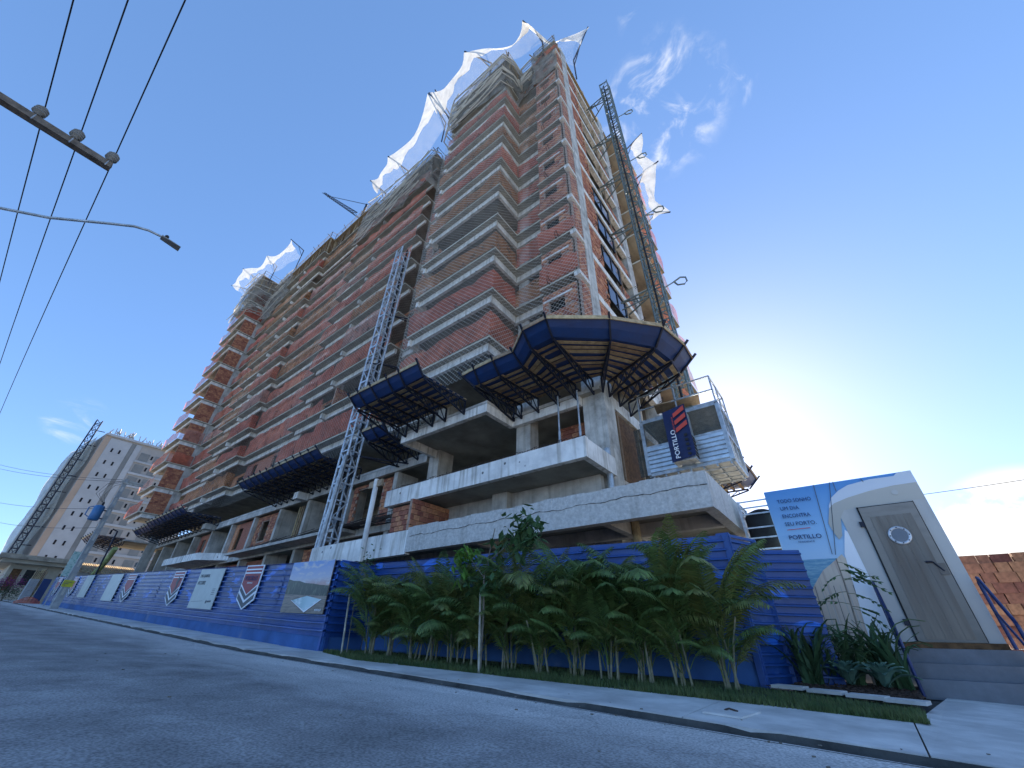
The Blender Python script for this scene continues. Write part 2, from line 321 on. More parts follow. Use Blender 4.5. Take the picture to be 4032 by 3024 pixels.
# ================================================================== the tower under construction
def lev(n): return 14.35+2.9*n
tower = thing('apartment_tower', 'unfinished brick and concrete apartment tower with stacked balcony slabs behind the blue fences', 'building', (-5, 11, 0))
OUTL = [(-5.04, 25), (-5.04, 10.82), (-7.12, 10.82), (-7.12, 11.15), (-8.80, 11.15), (-8.80, 9.40), (-14.95, 9.38), (-14.95, 12.15), (-19.4, 12.15), (-19.4, 11.06),
        (-31.8, 11.1), (-31.8, 11.62), (-41.2, 11.62), (-41.2, 11.0), (-51.8, 11.02), (-51.8, 11.62), (-58.9, 11.62), (-58.9, 9.05), (-65, 9.05), (-65, 25)]
BEAMS = [('x', -9.1, -7.1, 11.6), ('y', 9.7, 11.75, -9.1), ('x', -14.8, -9.1, 9.68), ('y', 9.56, 10.2, -14.82), ('x', -19.6, -14.8, 12.24), ('x', -26.7, -19.55, 11.58),
         ('y', 11.22, 12.2, -26.72), ('x', -31.4, -27.15, 11.6), ('x', -41.9, -31.5, 12.1), ('y', 11.56, 12.2, -41.9), ('x', -46.5, -41.9, 11.55), ('y', 11.14, 12.1, -46.55),
         ('x', -51.4, -46.95, 11.56), ('x', -59.0, -51.45, 12.08), ('y', 9.45, 12.1, -59.1), ('x', -64.5, -59.15, 9.48)]
NTOP = 9
def prism_mesh(poly, z0, z1, mat): return MB().prism(poly, z0, z1).mesh('floor_slab', mat)
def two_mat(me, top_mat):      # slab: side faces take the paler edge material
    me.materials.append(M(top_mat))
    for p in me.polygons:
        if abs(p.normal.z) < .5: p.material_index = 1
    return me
POLYR = OUTL[::-1]
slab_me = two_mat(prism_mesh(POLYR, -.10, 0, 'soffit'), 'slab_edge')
TW = Vector(tower.location)
def tput(name, me, z=0): return put(name, me, tower, loc=(0, 0, z))
beam_me = []
for a, p, q, c in BEAMS:
    b = MB()
    if a == 'x': b.box(p, q, c, c+.16, -.5, -.103)
    else: b.box(c-.16 if c > -14 else c-.2, c, p, q, -.52, -.105)
    beam_me.append(b.mesh('edge_beam', 'beam_concrete'))
right_beam = MB().box(-5.3, -5.0, 12.57, 18.4, -.52, -.105).mesh('edge_beam', 'beam_concrete')
brk = MB().box(-5.28, -4.98, 10.80, 11.72, -.36, -.124).mesh('corner_bracket', 'pale_concrete')
rear_slab = two_mat(MB().box(-5.04, -3.95, 19.6, 24.5, -.14, -.002).mesh('balcony_slab', 'soffit'), 'slab_edge')
lp = MB().tube([(-.07, .06, -.06), (-.07, -.18, .01), (-.05, -.2, .09), (-.05, -.2, .22), (0, -.2, .27), (.05, -.2, .22), (.05, -.2, .09), (.07, -.18, .01), (.07, .06, -.06)], .017, 5).mesh('tie_loop', 'rebar')
LOOPS = [(-6.2, 10.8), (-11.2, 9.5), (-16.9, 12.15), (-22.8, 11.17), (-28.9, 11.2), (-34, 11.72), (-38.4, 11.72), (-43.6, 11.1), (-49.4, 11.12), (-55, 11.72)]
for n in range(-1, NTOP+1):
    z = lev(n)
    tput('floor_slab', slab_me, z)
    for i, me in enumerate(beam_me): tput('edge_beam', me, z)
    tput('edge_beam', right_beam, z); tput('corner_bracket', brk, z); tput('balcony_slab', rear_slab, z)
    for x, y in LOOPS:
        o = tput('tie_loop', lp, z); o.location = Vector((x+RN.uniform(-.3, .3), y, z)) - TW; o.rotation_euler = (0, 0, RN.uniform(-.4, .4))
    for y in (13.2, 18.9):
        o = tput('tie_loop', lp, z); o.location = Vector((-5.02, y, z-.1)) - TW; o.rotation_euler = (0, 0, math.pi/2+RN.uniform(-.1, .3))
# columns
def column(x0, x1, y0, y1, z0, z1, mat='pale_concrete', name='column'): return MB().box(x0, x1, y0, y1, z0, z1).build(name, mat, tower)
column(-5.9, -5.012, 11.725, 12.565, .0, 43.1, 'column'); column(-5.7, -5.015, 18.42, 19.4, 0, 43.1, 'column')
column(-9.05, -8.35, 11.72, 12.3, 0, 11.3, 'concrete'); column(-14.7, -14.0, 11.95, 12.9, 0, 11.3, 'concrete')
for x in (-17.5, -22.3, -26.6, -30.5, -34.6, -38.8, -43, -47.4, -52, -56.2): column(x-.15, x+.17, 12.12, 13.5, 0, 8.04 if x > -55 else 8.0, 'concrete')
MB().box(-59.35, -59.05, 11.25, 12.09, 0, 45).build('column', 'concrete', tower)
for x in (-9.2, -8.6): pass
pier = MB().box(-9.08, -8.45, 11.78, 12.1, 0, 2.4).mesh('pier', 'concrete')
# brick infill: a mortar backing per wall, courses of blocks in front of it
BR = []
def rects(x0, x1, z0, z1, ops):
    o = sorted(ops); res = []; cx = x0
    for a, b, c, d in o:
        if a > cx: res.append((cx, a, z0, z1))
        if c > z0: res.append((a, b, z0, c))
        if d < z1: res.append((a, b, d, z1))
        cx = b
    if cx < x1: res.append((cx, x1, z0, z1))
    return res
BL, BH, BD = .285, .185, .12
def wall(ax, u0, u1, c, z0, z1, ops=(), lay=True, levels=(0,), back='mortar', keep=None, out=-1, rag=0):
    """wall along x (ax='x', at y=c, facing -y) or along y (ax='y', at x=c, facing +x); z relative to each level"""
    b = MB()
    for a, bb, d, e in rects(u0, u1, z0, z1, ops):
        if ax == 'x': b.box(a, bb, c+.02, c+.14, d, e)
        else: b.box(c-.14, c-.02, a, bb, d, e)
    me = b.mesh('infill_wall', back)
    for zl in levels:
        tput('infill_wall', me, zl)
        if not lay: continue
        r = 0; zz = z0
        while zz+BH*.6 < z1:
            h = min(BH, z1-zz); u = u0-(0 if r % 2 else BL/2)
            while u < u1:
                a, e = max(u, u0), min(u+BL, u1); mid = (a+e)/2
                if e-a > .06 and not any(o[0]-.11 < mid < o[1]+.11 and o[2]-.05 < zz+h/2 < o[3]+.05 for o in ops):
                    j = RN.uniform(-.012, .014)
                    if rag and (u1-e) < .25 and RN.random() < rag: j += .05
                    if ax == 'x': BR.append((mid, c+.03+j, zl+zz+h/2, 0, (e-a-.012)/BL, h/BH*.945))
                    else: BR.append((c-.03-j, mid, zl+zz+h/2, math.pi/2, (e-a-.012)/BL, h/BH*.945))
                u += BL
            zz += BH+.012; r += 1
LV = [lev(n) for n in range(-1, NTOP)]
wall('x', -7.05, -5.30, 10.95, 0, 2.42, [(-6.72, -5.92, 1.15, 1.9)], levels=LV, rag=.5)
wall('y', 11.0, 11.70, -5.06, 0, 2.42, levels=LV)
wall('y', 12.58, 14.03, -5.06, 0, 2.38, levels=LV, rag=.4)
wall('y', 16.45, 18.4, -5.12, 0, 1.0, levels=LV, rag=.4)
wall('x', -9.0, -7.1, 12.5, 0, 2.42, [(-8.3, -7.3, .0, 2.1)], levels=LV)
wall('x', -14.7, -9.1, 12.3, 0, 2.42, [(-13.2, -10.4, 0, 2.15)], levels=LV)
wall('y', 10.25, 12.3, -14.70, 0, 2.38, levels=LV)
wall('x', -19.5, -15.05, 12.42, 0, 2.4, [(-18.7, -17.75, .95, 2.1), (-16.6, -15.9, .95, 2.1)], levels=LV)
wall('x', -26.6, -19.6, 13.0, 0, 2.4, [(-25.2, -22.6, 0, 2.1), (-21.3, -20.3, .9, 2.1)], levels=LV)
wall('y', 11.72, 13.0, -26.74, 0, 2.38, levels=LV)
wall('x', -31.3, -26.9, 12.5, 0, 2.4, [(-29.9, -28.4, .9, 2.1)], levels=LV)
wall('x', -41.8, -31.5, 12.4, 0, 2.4, [(-33.6, -32.6, .95, 2.1), (-36.4, -35.4, .95, 2.1), (-40.3, -39.4, .95, 2.1)], levels=LV, lay=False, back='brick')
wall('x', -46.5, -42, 13.0, 0, 2.4, [(-45.4, -43.2, 0, 2.1)], levels=LV, lay=False, back='brick')
wall('x', -51.3, -46.7, 12.5, 0, 2.4, [(-49.9, -48.4, .9, 2.1)], levels=LV, lay=False, back='brick')
wall('x', -58.9, -51.5, 12.4, 0, 2.4, [(-57.9, -57.0, .4, 2.1), (-54.6, -53.6, .95, 2.1)], levels=LV, lay=False, back='brick')
wall('y', 9.6, 11.25, -59.15, 0, 2.38, levels=LV)
wall('x', -64.4, -59.2, 10.6, 0, 2.4, [(-63, -61, 0, 2.1)], levels=LV, lay=False, back='brick')
lintel = MB().box(-7.0, -5.5, 10.90, 10.96, 1.92, 2.02).mesh('lintel', 'pale_concrete')
win = MB().box(-5.14, -5.1, 14.2, 16.4, .95, 2.25).mesh('window', 'glass')
wfr = MB()
for y in (14.2, 15.28, 16.36): wfr.box(-5.16, -5.06, y, y+.07, .9, 2.3)
wfr.box(-5.16, -5.06, 14.2, 16.43, .88, .95).box(-5.16, -5.06, 14.2, 16.43, 2.25, 2.32)
wfm = wfr.mesh('window_frame', 'alu_dark')
prop = MB().box(-5.12, -5.04, 16.5, 16.58, 0, 2.4).mesh('timber_prop', 'wood')
shade_panel = MB().box(-7.0, -5.4, 11.35, 11.4, 0, 2.4).mesh('room_wall_or_shade', 'dark')  # near-black panel standing in for the shade inside the window openings
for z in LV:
    tput('room_wall_or_shade', shade_panel, z)
    tput('lintel', lintel, z); tput('pier', pier, z)
    if z < lev(4):
        wo = tput('window', win, z); put('window_frame', wfm, wo)
    tput('timber_prop', prop, z)
BR.sort(key=lambda q: q[0]**2+q[1]**2+(q[2]-.65)**2)
# ---- podium levels
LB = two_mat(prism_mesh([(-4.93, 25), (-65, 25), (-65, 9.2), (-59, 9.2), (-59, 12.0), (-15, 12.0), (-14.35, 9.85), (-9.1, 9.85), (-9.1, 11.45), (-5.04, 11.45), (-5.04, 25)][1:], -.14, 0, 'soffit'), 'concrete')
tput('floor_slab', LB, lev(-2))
for a in [('x', -14.35, -9.1, 9.85), ('y', 9.85, 11.6, -9.1), ('y', 9.85, 12.2, -14.2), ('x', -9.1, -5.9, 11.5), ('x', -59.0, -15.0, 12.02)]:
    b = MB()
    if a[0] == 'x': b.box(a[1], a[2], a[3], a[3]+.2, 8.05, 8.43)
    else: b.box(a[3]-.2, a[3], a[1]+.21, a[2], 8.04, 8.42)
    b.build('edge_beam', 'beam_concrete' if a[1] > -20 else 'concrete', tower)
MB().box(-5.3, -5.0, 12.57, 18.4, 8.05, 8.55).build('edge_beam', 'beam_concrete', tower)
MB().box(-27.2, -26.6, 11.3, 12.0, 7.98, 8.42).build('corner_bracket', 'pale_concrete', tower)
MB().box(-43, -42.2, 11.2, 12.0, 7.98, 8.42).build('corner_bracket', 'concrete', tower)
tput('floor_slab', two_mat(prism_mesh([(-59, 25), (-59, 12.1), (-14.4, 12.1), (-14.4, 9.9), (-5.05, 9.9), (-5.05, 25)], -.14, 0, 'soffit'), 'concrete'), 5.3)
MB().box(-14.42, -4.89, 9.68, 9.88, 5.12, 5.78).build('balcony_beam', 'pale_concrete', tower)
MB().box(-5.09, -4.89, 9.885, 11.72, 5.12, 5.74).build('balcony_beam', 'pale_concrete', tower)
MB().box(-14.42, -14.2, 9.885, 12.1, 5.14, 5.6).build('balcony_beam', 'concrete', tower)
MB().box(-59, -14.45, 12.02, 12.2, 4.98, 5.3).build('edge_beam', 'concrete', tower)
# low projecting terrace with a slanting side
tput('terrace_slab', MB().prism([(-36.6, 12.0), (-45.4, 12.0), (-45.4, 10.2), (-38.6, 10.5)], 5.12, 5.62).mesh('terrace_slab', 'pale_concrete'))
# ground-floor parapet beam, white stretch and rough grey stretch, and the floor it carries
MB().box(-18.1, -11.68, 9.0, 9.22, 2.97, 3.76).build('parapet', 'pale_concrete', tower)
pr = MB()
for i in range(40):
    a, b2 = -11.66+9.91*i/40, -11.66+9.91*(i+1)/40
    t = 3.80+.012*math.sin(i*1.7)+.012*math.sin(i*.6)
    pr.box(a, b2, 8.97, 9.22, 3.02, 3.52); pr.box(a, b2, 8.985+.006*math.sin(i*2.1), 9.22, 3.524, t+.03)
pr.build('parapet', 'rough_concrete', tower)
cj = MB(); zc = 3.5
for i in range(70):
    z2 = 3.52+.02*math.sin(i*.7)+RN.uniform(-.018, .018); cj.bar((-11.5+.139*i, 8.966, zc), (-11.5+.139*(i+1), 8.966, z2), .012, RN.uniform(.004, .018)); zc = z2
cj.build('cold_joint', 'gutter', tower)
MB().box(-2.0, -1.75, 9.225, 16.5, 3.04, 3.82).build('parapet', 'rough_concrete', tower)
tput('floor_slab', MB().box(-18, -2.02, 9.23, 25, 3.36, 3.5).mesh('floor_slab', 'soffit'))
for y in (10.9, 13.4): MB().box(-18, -2.02, y, y+.22, 3.05, 3.357).build('floor_beam', 'concrete', tower)
for x in (-4.4, -8.8): MB().box(x, x+.2, 9.23, 16, 3.02, 3.34).build('floor_beam', 'concrete', tower)
MB().tube([(-4.1, 10.6, 0), (-4.1, 10.6, 3.35)], .11, 10).build('drain_pipe', 'wood_pale', tower)
MB().tube([(-5.0, 11.4, 3.5), (-5.0, 11.4, 6.0)], .1, 10).build('drain_pipe', 'galv', tower)
# podium brick and rooms
wall('y', 9.4, 11.6, -12.2, 3.5, 5.05); wall('x', -14.0, -12.2, 9.9, 3.5, 5.05)
wall('x', -8.2, -6.2, 13.0, 3.5, 5.05); wall('x', -7.6, -6.0, 12.8, 5.3, 8.0)
wall('x', -25.9, -22.6, 12.45, 3.4, 4.9); wall('x', -17.2, -15.1, 12.45, 3.5, 4.9); wall('x', -21.9, -17.8, 12.45, 4.3, 4.97)
wall('x', -34.4, -31.0, 12.4, 5.3, 8.0, [(-33.6, -32.5, 6.2, 7.6)]); wall('x', -38.6, -35, 12.4, 5.3, 8.0, [(-37.9, -37, 6, 7.6)], lay=False, back='brick')
wall('x', -21.8, -17.9, 12.45, 5.3, 8.02, [(-21.4, -19.0, 5.3, 7.8)])
wall('x', -46.5, -43.3, 12.45, 5.3, 8.0, [(-45.9, -45, 6, 7.6)], lay=False, back='brick'); wall('x', -58, -47.6, 12.45, 0, 4.9, [(-53, -52, 1, 4.4), (-56.5, -55, 1, 4.4)], lay=False, back='brick')
wall('x', -47, -31, 12.6, 0, 4.9, [(-42, -40.5, .5, 4.6), (-36.4, -35, 2.9, 4.6)], lay=False, back='brick')
MB().box(-14.4, -5.3, 15.2, 15.35, 3.5, 8.4).build('room_wall_or_shade', 'plaster', tower)
MB().box(-14.0, -5.3, 11.3, 11.55, 4.62, 5.15).build('floor_beam', 'concrete', tower)
MB().box(-9.6, -8.9, 11.0, 11.6, 3.5, 5.15).build('column', 'concrete', tower)
MB().box(-64.9, -5.3, 16.4, 16.6, 0, 45).build('core_sun_block', 'plaster', tower)  # added to stop sun shining through and keep the openings dark
MB().box(-64.9, -5.3, 24.7, 24.9, 0, 45).build('rear_sun_block', 'brick', tower)  # unseen, added to shut out sun entering from the open back
MB().box(-59.3, -59.1, 12.3, 16, 0, 8).build('room_wall_or_shade', 'plaster', tower)
for n in (-1,):
    pass
# hoist-side opening at the podium: timber frame and brown door sheet
dr = MB().box(-5.12, -5.07, 12.95, 14.6, 5.35, 7.95).build('door_sheet', 'rusty', tower)
for y in (12.75, 14.65): MB().box(-5.14, -5.02, y, y+.1, 5.3, 8.03).build('door_post', 'wood', dr)
# steel props standing on the balcony
for x, y in ((-6.55, 11.0), (-5.75, 11.05)):
    p = MB().tube([(x, y, 5.3), (x, y, 6.9)], .045, 8).build('steel_prop', 'galv', tower)
    MB().tube([(x, y, 6.9), (x, y, 8.4)], .032, 8).build('inner_tube', 'galv', p); MB().box(x-.1, x+.1, y-.1, y+.1, 8.385, 8.405).build('head_plate', 'steel_dark', p)
# upturned starter bars along the balcony edge
sb = MB()
for i in range(96):
    x = -14.2+i*.096; h = RN.uniform(.08, .16); sb.bar((x, 9.78, 5.77), (x+RN.uniform(-.03, .03), 9.78, 5.78+h), .012)
    if i % 2: sb.bar((x-.1, 9.78, 5.78+h*.8), (x+.1, 9.78, 5.78+h*.9), .012)
stuff(sb.build('starter_bars', 'rebar', tower))
# ---- unfinished roof: shuttering decks on props, one per stretch
def deck(name_lbl, poly, zs, zd, step=.9):
    d = tput('shuttering_deck', MB().prism(poly[::-1], zd, zd+.22).mesh('shuttering_deck', 'wood'))
    pm = MB(); front = poly[1:-1]
    for (a, b), (c, e) in zip(front, front[1:]):
        Ln = math.hypot(c-a, e-b); k = max(1, int(Ln/step))
        for i in range(k+1):
            t = i/k; x, y = a+(c-a)*t, b+(e-b)*t+.25
            pm.bar((x, y, zs), (x+RN.uniform(-.12, .12), y+RN.uniform(-.1, .1), zd), .09)
            if i < k and RN.random() < .6: pm.bar((x, y, zs+RN.uniform(.2, 1)), (x+(c-a)/k, y+(e-b)/k, zs+RN.uniform(1, 2)), .06)
            if RN.random() < .5: pm.bar((x, y-.3, zd+.2), (x+RN.uniform(-.2, .2), y-.3-RN.uniform(.1, .5), zd+RN.uniform(.25, .5)), .07, .03)
    stuff(pm.build('shoring_props', 'wood', tower))
    rl = MB()
    for (a, b), (c, e) in zip(front, front[1:]):
        Ln = math.hypot(c-a, e-b); k = max(1, int(Ln/1.6))
        for i in range(k+1):
            t = i/k; x, y = a+(c-a)*t, b+(e-b)*t; rl.bar((x, y, zd+.2), (x, y, zd+1.3), .05)
        rl.bar((a, b, zd+1.28), (c, e, zd+1.28), .045); rl.bar((a, b, zd+.75), (c, e, zd+.75), .035)
    stuff(rl.build('guard_rail', 'galv', tower))
deck('a', [(-5.04, 24)]+OUTL[1:8]+[(-15, 24)], lev(9), 42.2)
deck('b', [(-15.0, 24), (-15.0, 12.15)]+OUTL[8:11]+[(-31.8, 24)], lev(9), 41.9)
uc = [(-31.8, 24)]+OUTL[11:15]+[(-51.8, 24)]
tput('floor_slab', two_mat(MB().prism(uc[::-1], -.12, 0).mesh('floor_slab', 'soffit'), 'slab_edge'), lev(10))
for i in (8, 9, 10, 11, 12): tput('edge_beam', beam_me[i], lev(10))
deck('c', uc, lev(10), 46.1)
ud = [(-51.8, 24)]+OUTL[15:19]+[(-65, 24)]
for n in (10, 11): tput('floor_slab', two_mat(MB().prism(ud[::-1], -.12, 0).mesh('floor_slab', 'soffit'), 'slab_edge'), lev(n)); tput('edge_beam', beam_me[14], lev(n)); tput('edge_beam', beam_me[15], lev(n)); tput('edge_beam', beam_me[13], lev(n))
for n in (9, 10): wall('y', 9.6, 11.25, -59.15, 0, 2.38, levels=[lev(n)], lay=False, back='brick'); wall('x', -58.9, -51.5, 12.4, 0, 2.4, levels=[lev(n)], lay=False, back='brick'); wall('x', -64.4, -59.2, 10.6, 0, 2.4, levels=[lev(n)], lay=False, back='brick')
deck('d', ud, lev(11), 48.6)
wall('x', -46.5, -32, 13.0, 0, 2.4, levels=[lev(9)], lay=False, back='brick')
BR.sort(key=lambda q: q[0]**2+q[1]**2+(q[2]-.65)**2)
bm_ = MB().box(-BL/2, BL/2, -BD/2, BD/2, -BH/2, BH/2).mesh('brick', 'brick')
for x, y, z, r, s, h in BR[:300]: put('brick', bm_, tower, (x, y, z), (0, 0, r), (s, 1, h))
rest = MB()
for x, y, z, r, s, h in BR[300:]:
    if r: rest.box(x-BD/2, x+BD/2, y-BL/2*s, y+BL/2*s, z-BH/2*h, z+BH/2*h)
    else: rest.box(x-BL/2*s, x+BL/2*s, y-BD/2, y+BD/2, z-BH/2*h, z+BH/2*h)
stuff(rest.build('brickwork', 'brick', tower))

# ================================================================== netting on the tower
ORD = ['first', 'second', 'third', 'fourth', 'fifth', 'sixth', 'seventh', 'eighth', 'ninth', 'tenth', 'eleventh', 'twelfth']
def strip(path, z0, h0, seed, step=.35, rows=3, sag=.05, skip=None):
    """cloth hung along a plan polyline: wavy, uneven top"""
    rr = random.Random(seed); pts = []
    for (a, b), (c, d) in zip(path, path[1:]):
        L_ = math.hypot(c-a, d-b); k = max(2, int(L_/step)); nx, ny = -(d-b)/L_, (c-a)/L_
        for i in range(k+(1 if (c, d) == path[-1] else 0)): pts.append((a+(c-a)*i/k, b+(d-b)*i/k, nx, ny))
    b = MB(); ph = rr.uniform(0, 6); top = h0
    for i, (x, y, nx, ny) in enumerate(pts):
        top += rr.uniform(-.07, .07)+(h0-top)*.25
        for j in range(rows+1):
            t = j/rows; o = sag*math.sin(i*.8+ph+j*.9)*(.3+t)+rr.uniform(-.02, .02)
            b.v.append((x+nx*o, y+ny*o, z0+top*t+(.03*math.sin(i*1.3+ph) if j == rows else 0)))
    k = rows+1
    b.f = [(i*k+j, (i+1)*k+j, (i+1)*k+j+1, i*k+j+1) for i in range(len(pts)-1) for j in range(rows)]
    return b
NETS = [('on the corner bay beside the windowed brick panel', [(-7.15, 11.10), (-8.76, 11.10)], 0, 'net_red'),
        ('round the big corner balcony', [(-8.76, 11.05), (-8.76, 9.36), (-14.9, 9.34)], 0, 'net_red'),
        ('on the recessed bay behind the silver mast', [(-15.1, 12.1), (-19.5, 12.1)], 0, 'net_red'),
        ('on the long balcony left of the silver mast', [(-19.55, 11.02), (-26.7, 11.03)], 0, 'net_red'),
        ('on the ledge left of the long balcony', [(-26.8, 11.04), (-31.7, 11.06)], 0, 'net_red'),
        ('on the wide middle bay', [(-31.85, 11.56), (-41.15, 11.56)], 0, 'net_red'),
        ('on the far narrow balcony', [(-41.16, 11.5), (-41.16, 10.95), (-46.5, 10.95)], 0, 'net_red'),
        ('on the far ledge', [(-46.6, 10.97), (-51.7, 10.97)], 0, 'net_orange'),
        ('on the far recessed bay', [(-51.85, 11.56), (-58.8, 11.56)], 0, 'net_red'),
        ('across the brick side wall of the far block', [(-58.85, 11.5), (-58.85, 9.1)], 0, 'net_red'),
        ('on the front of the far block', [(-59.0, 9.0), (-64.8, 9.0)], 0, 'net_red')]
for bi, (where, path, dz, mt) in enumerate(NETS):
    for fi, n in enumerate(range(-1, 9 if bi < 5 else 10)):
        rr = random.Random(bi*40+n+7)
        if rr.random() < (.1 if bi != 9 else .5): continue
        h = rr.uniform(1.0, 1.5) if bi not in (5, 3) else rr.uniform(1.15, 1.9)
        if bi == 0 and n == -1: continue
        m = mt if mt == 'net_orange' else rr.choice(('net_red', 'net_red', 'net_faded', 'net_deep', 'net_red', 'net_orange'))
        o = strip(path, lev(n)+.0, h, bi*97+n, rows=3).build('safety_net', m)
        tag(o, f'red mesh safety net {where}, {ORD[fi]} tier up', 'netting', 'red safety nets along the floor edges')
for k, (path, z, h) in enumerate([([(-7.2, 10.72), (-4.96, 10.72), (-4.96, 11.7)], lev(9)-.1, .75), ([(-7.1, 10.74), (-5.0, 10.74)], lev(1), 1.0), ([(-7.1, 10.74), (-5.0, 10.74)], lev(0)+.05, 1.1)]):
    tag(strip(path, z, h, 900+k).build('safety_net', 'net_red'), 'red mesh net over the windowed brick corner panel, ' + ('highest of three', 'middle of three', 'lowest of three')[k], 'netting', 'red nets on the brick corner')
for fi, n in enumerate(range(-1, 9)):
    tag(strip([(-3.92, 19.7), (-3.92, 24.4)], lev(n), 1.35, 700+n).build('safety_net', 'net_red' if n % 3 else 'net_orange'), f'red mesh safety net on the rear balcony behind the hoist mast, {ORD[fi]} tier up', 'netting', 'red safety nets along the floor edges')
# knotted diamond net over whole stretches of facade
def diamond(path, z0, z1, sp=.24, wd=.009):
    b = MB()
    for (a, c), (d, e) in zip(path, path[1:]):
        L_ = math.hypot(d-a, e-c); ux, uy = (d-a)/L_, (e-c)/L_; H_ = z1-z0
        for sgn in (1, -1):
            k = -H_ if sgn > 0 else 0.0
            k = math.floor(k/sp)*sp
            while k < (L_ if sgn > 0 else L_+H_):
                # line s = k + sgn*h*1.0
                if sgn > 0: h0, h1 = max(0, -k), min(H_, L_-k)
                else: h0, h1 = max(0, k-L_), min(H_, k)
                if h1-h0 > .05:
                    for q in range(max(1, int((h1-h0)/6))):
                        m = max(1, int((h1-h0)/6)); ha = h0+(h1-h0)*q/m; hb = h0+(h1-h0)*(q+1)/m
                        s0, s1 = k+sgn*ha, k+sgn*hb; w_ = wd
                        P = [(a+ux*s, c+uy*s, z0+h) for s, h in ((s0-w_, ha), (s0+w_, ha), (s1+w_, hb), (s1-w_, hb))]
                        b.add(P, [(0, 1, 2, 3)])
                k += sp
    return b
tag(diamond([(-4.93, 11.7), (-4.93, 10.66), (-7.15, 10.66), (-8.68, 10.98), (-8.68, 9.24), (-15.05, 9.24), (-15.05, 11.9)], 9.6, 36.0).build('facade_net', 'strand'), 'pale diamond mesh net hung over the corner balconies of the tower', 'netting', 'diamond nets over the facade')
tag(diamond([(-15.1, 11.95), (-19.3, 11.95), (-19.3, 10.9), (-31.95, 10.9)], 9.6, 33, .24, .0055).build('facade_net', 'strand'), 'pale diamond mesh net over the balconies behind the silver mast', 'netting', 'diamond nets over the facade')
tag(diamond([(-32, 11.45), (-41.1, 11.45), (-41.1, 10.85), (-51.9, 10.85)], 9.6, 34, .24, .004).build('facade_net', 'strand'), 'pale diamond mesh net over the far balconies of the tower', 'netting', 'diamond nets over the facade')
# grey debris net bunched round the top floors
def drape(path, z0, z1, seed, amp=.35):
    rr = random.Random(seed); b = MB(); pts = []
    for (a, c), (d, e) in zip(path, path[1:]):
        L_ = math.hypot(d-a, e-c); k = max(2, int(L_/.45)); nx, ny = -(e-c)/L_, (d-a)/L_
        pts += [(a+(d-a)*i/k, c+(e-c)*i/k, nx, ny) for i in range(k)]
    pts.append((*path[-1], 0, 1)); R_ = 14
    ph = [rr.uniform(0, 6) for _ in range(6)]
    for i, (x, y, nx, ny) in enumerate(pts):
        lo = z0+.6*math.sin(i*.35+ph[0])+.5*math.sin(i*.13+ph[1])
        for j in range(R_+1):
            t = j/R_; o = amp*(math.sin(t*9+i*.45+ph[2])*.5+math.sin(i*.9+t*3+ph[3])*.4)*(1-t*.6)+rr.uniform(-.06, .06)
            b.v.append((x+nx*o, y+ny*o+.0, lo+(z1-lo)*t))
    k = R_+1; b.f = [(i*k+j, (i+1)*k+j, (i+1)*k+j+1, i*k+j+1) for i in range(len(pts)-1) for j in range(R_)]
    # bunched cords
    c = MB()
    for q in range(26):
        i = rr.randrange(len(pts)-8); n_ = rr.randrange(5, min(24, len(pts)-i)); z = rr.uniform(z0, z1); s = rr.uniform(-.16, .16); g_ = rr.uniform(.2, 1.1)
        c.tube([(pts[i+m][0]+pts[i+m][2]*.42, pts[i+m][1]+pts[i+m][3]*.42, z+s*m-g_*math.sin(m/n_*math.pi)) for m in range(n_)], rr.uniform(.025, .06), 4)
    return b, c
for nm, path, za, zb, sd in [('the corner block', OUTL[1:8], 36.2, 42.3, 1), ('the middle stretch behind the silver mast', OUTL[8:11], 36.5, 42.1, 2), ('the far block', [(-52.5, 11.6), (-59.0, 11.6), (-59.0, 9.0), (-65.1, 9.0)], 41.2, 49, 3)]:
    p_ = [(x+(.12 if i < 1 else 0), y-.22) for i, (x, y) in enumerate(path)]
    d_, c_ = drape(p_, za, zb, sd)
    o = tag(d_.build('debris_net', 'net_grey'), f'grey debris net bunched round the top floors of {nm}', 'netting', 'grey debris nets at the roof')
    stuff(c_.build('net_cords', 'strand', o))
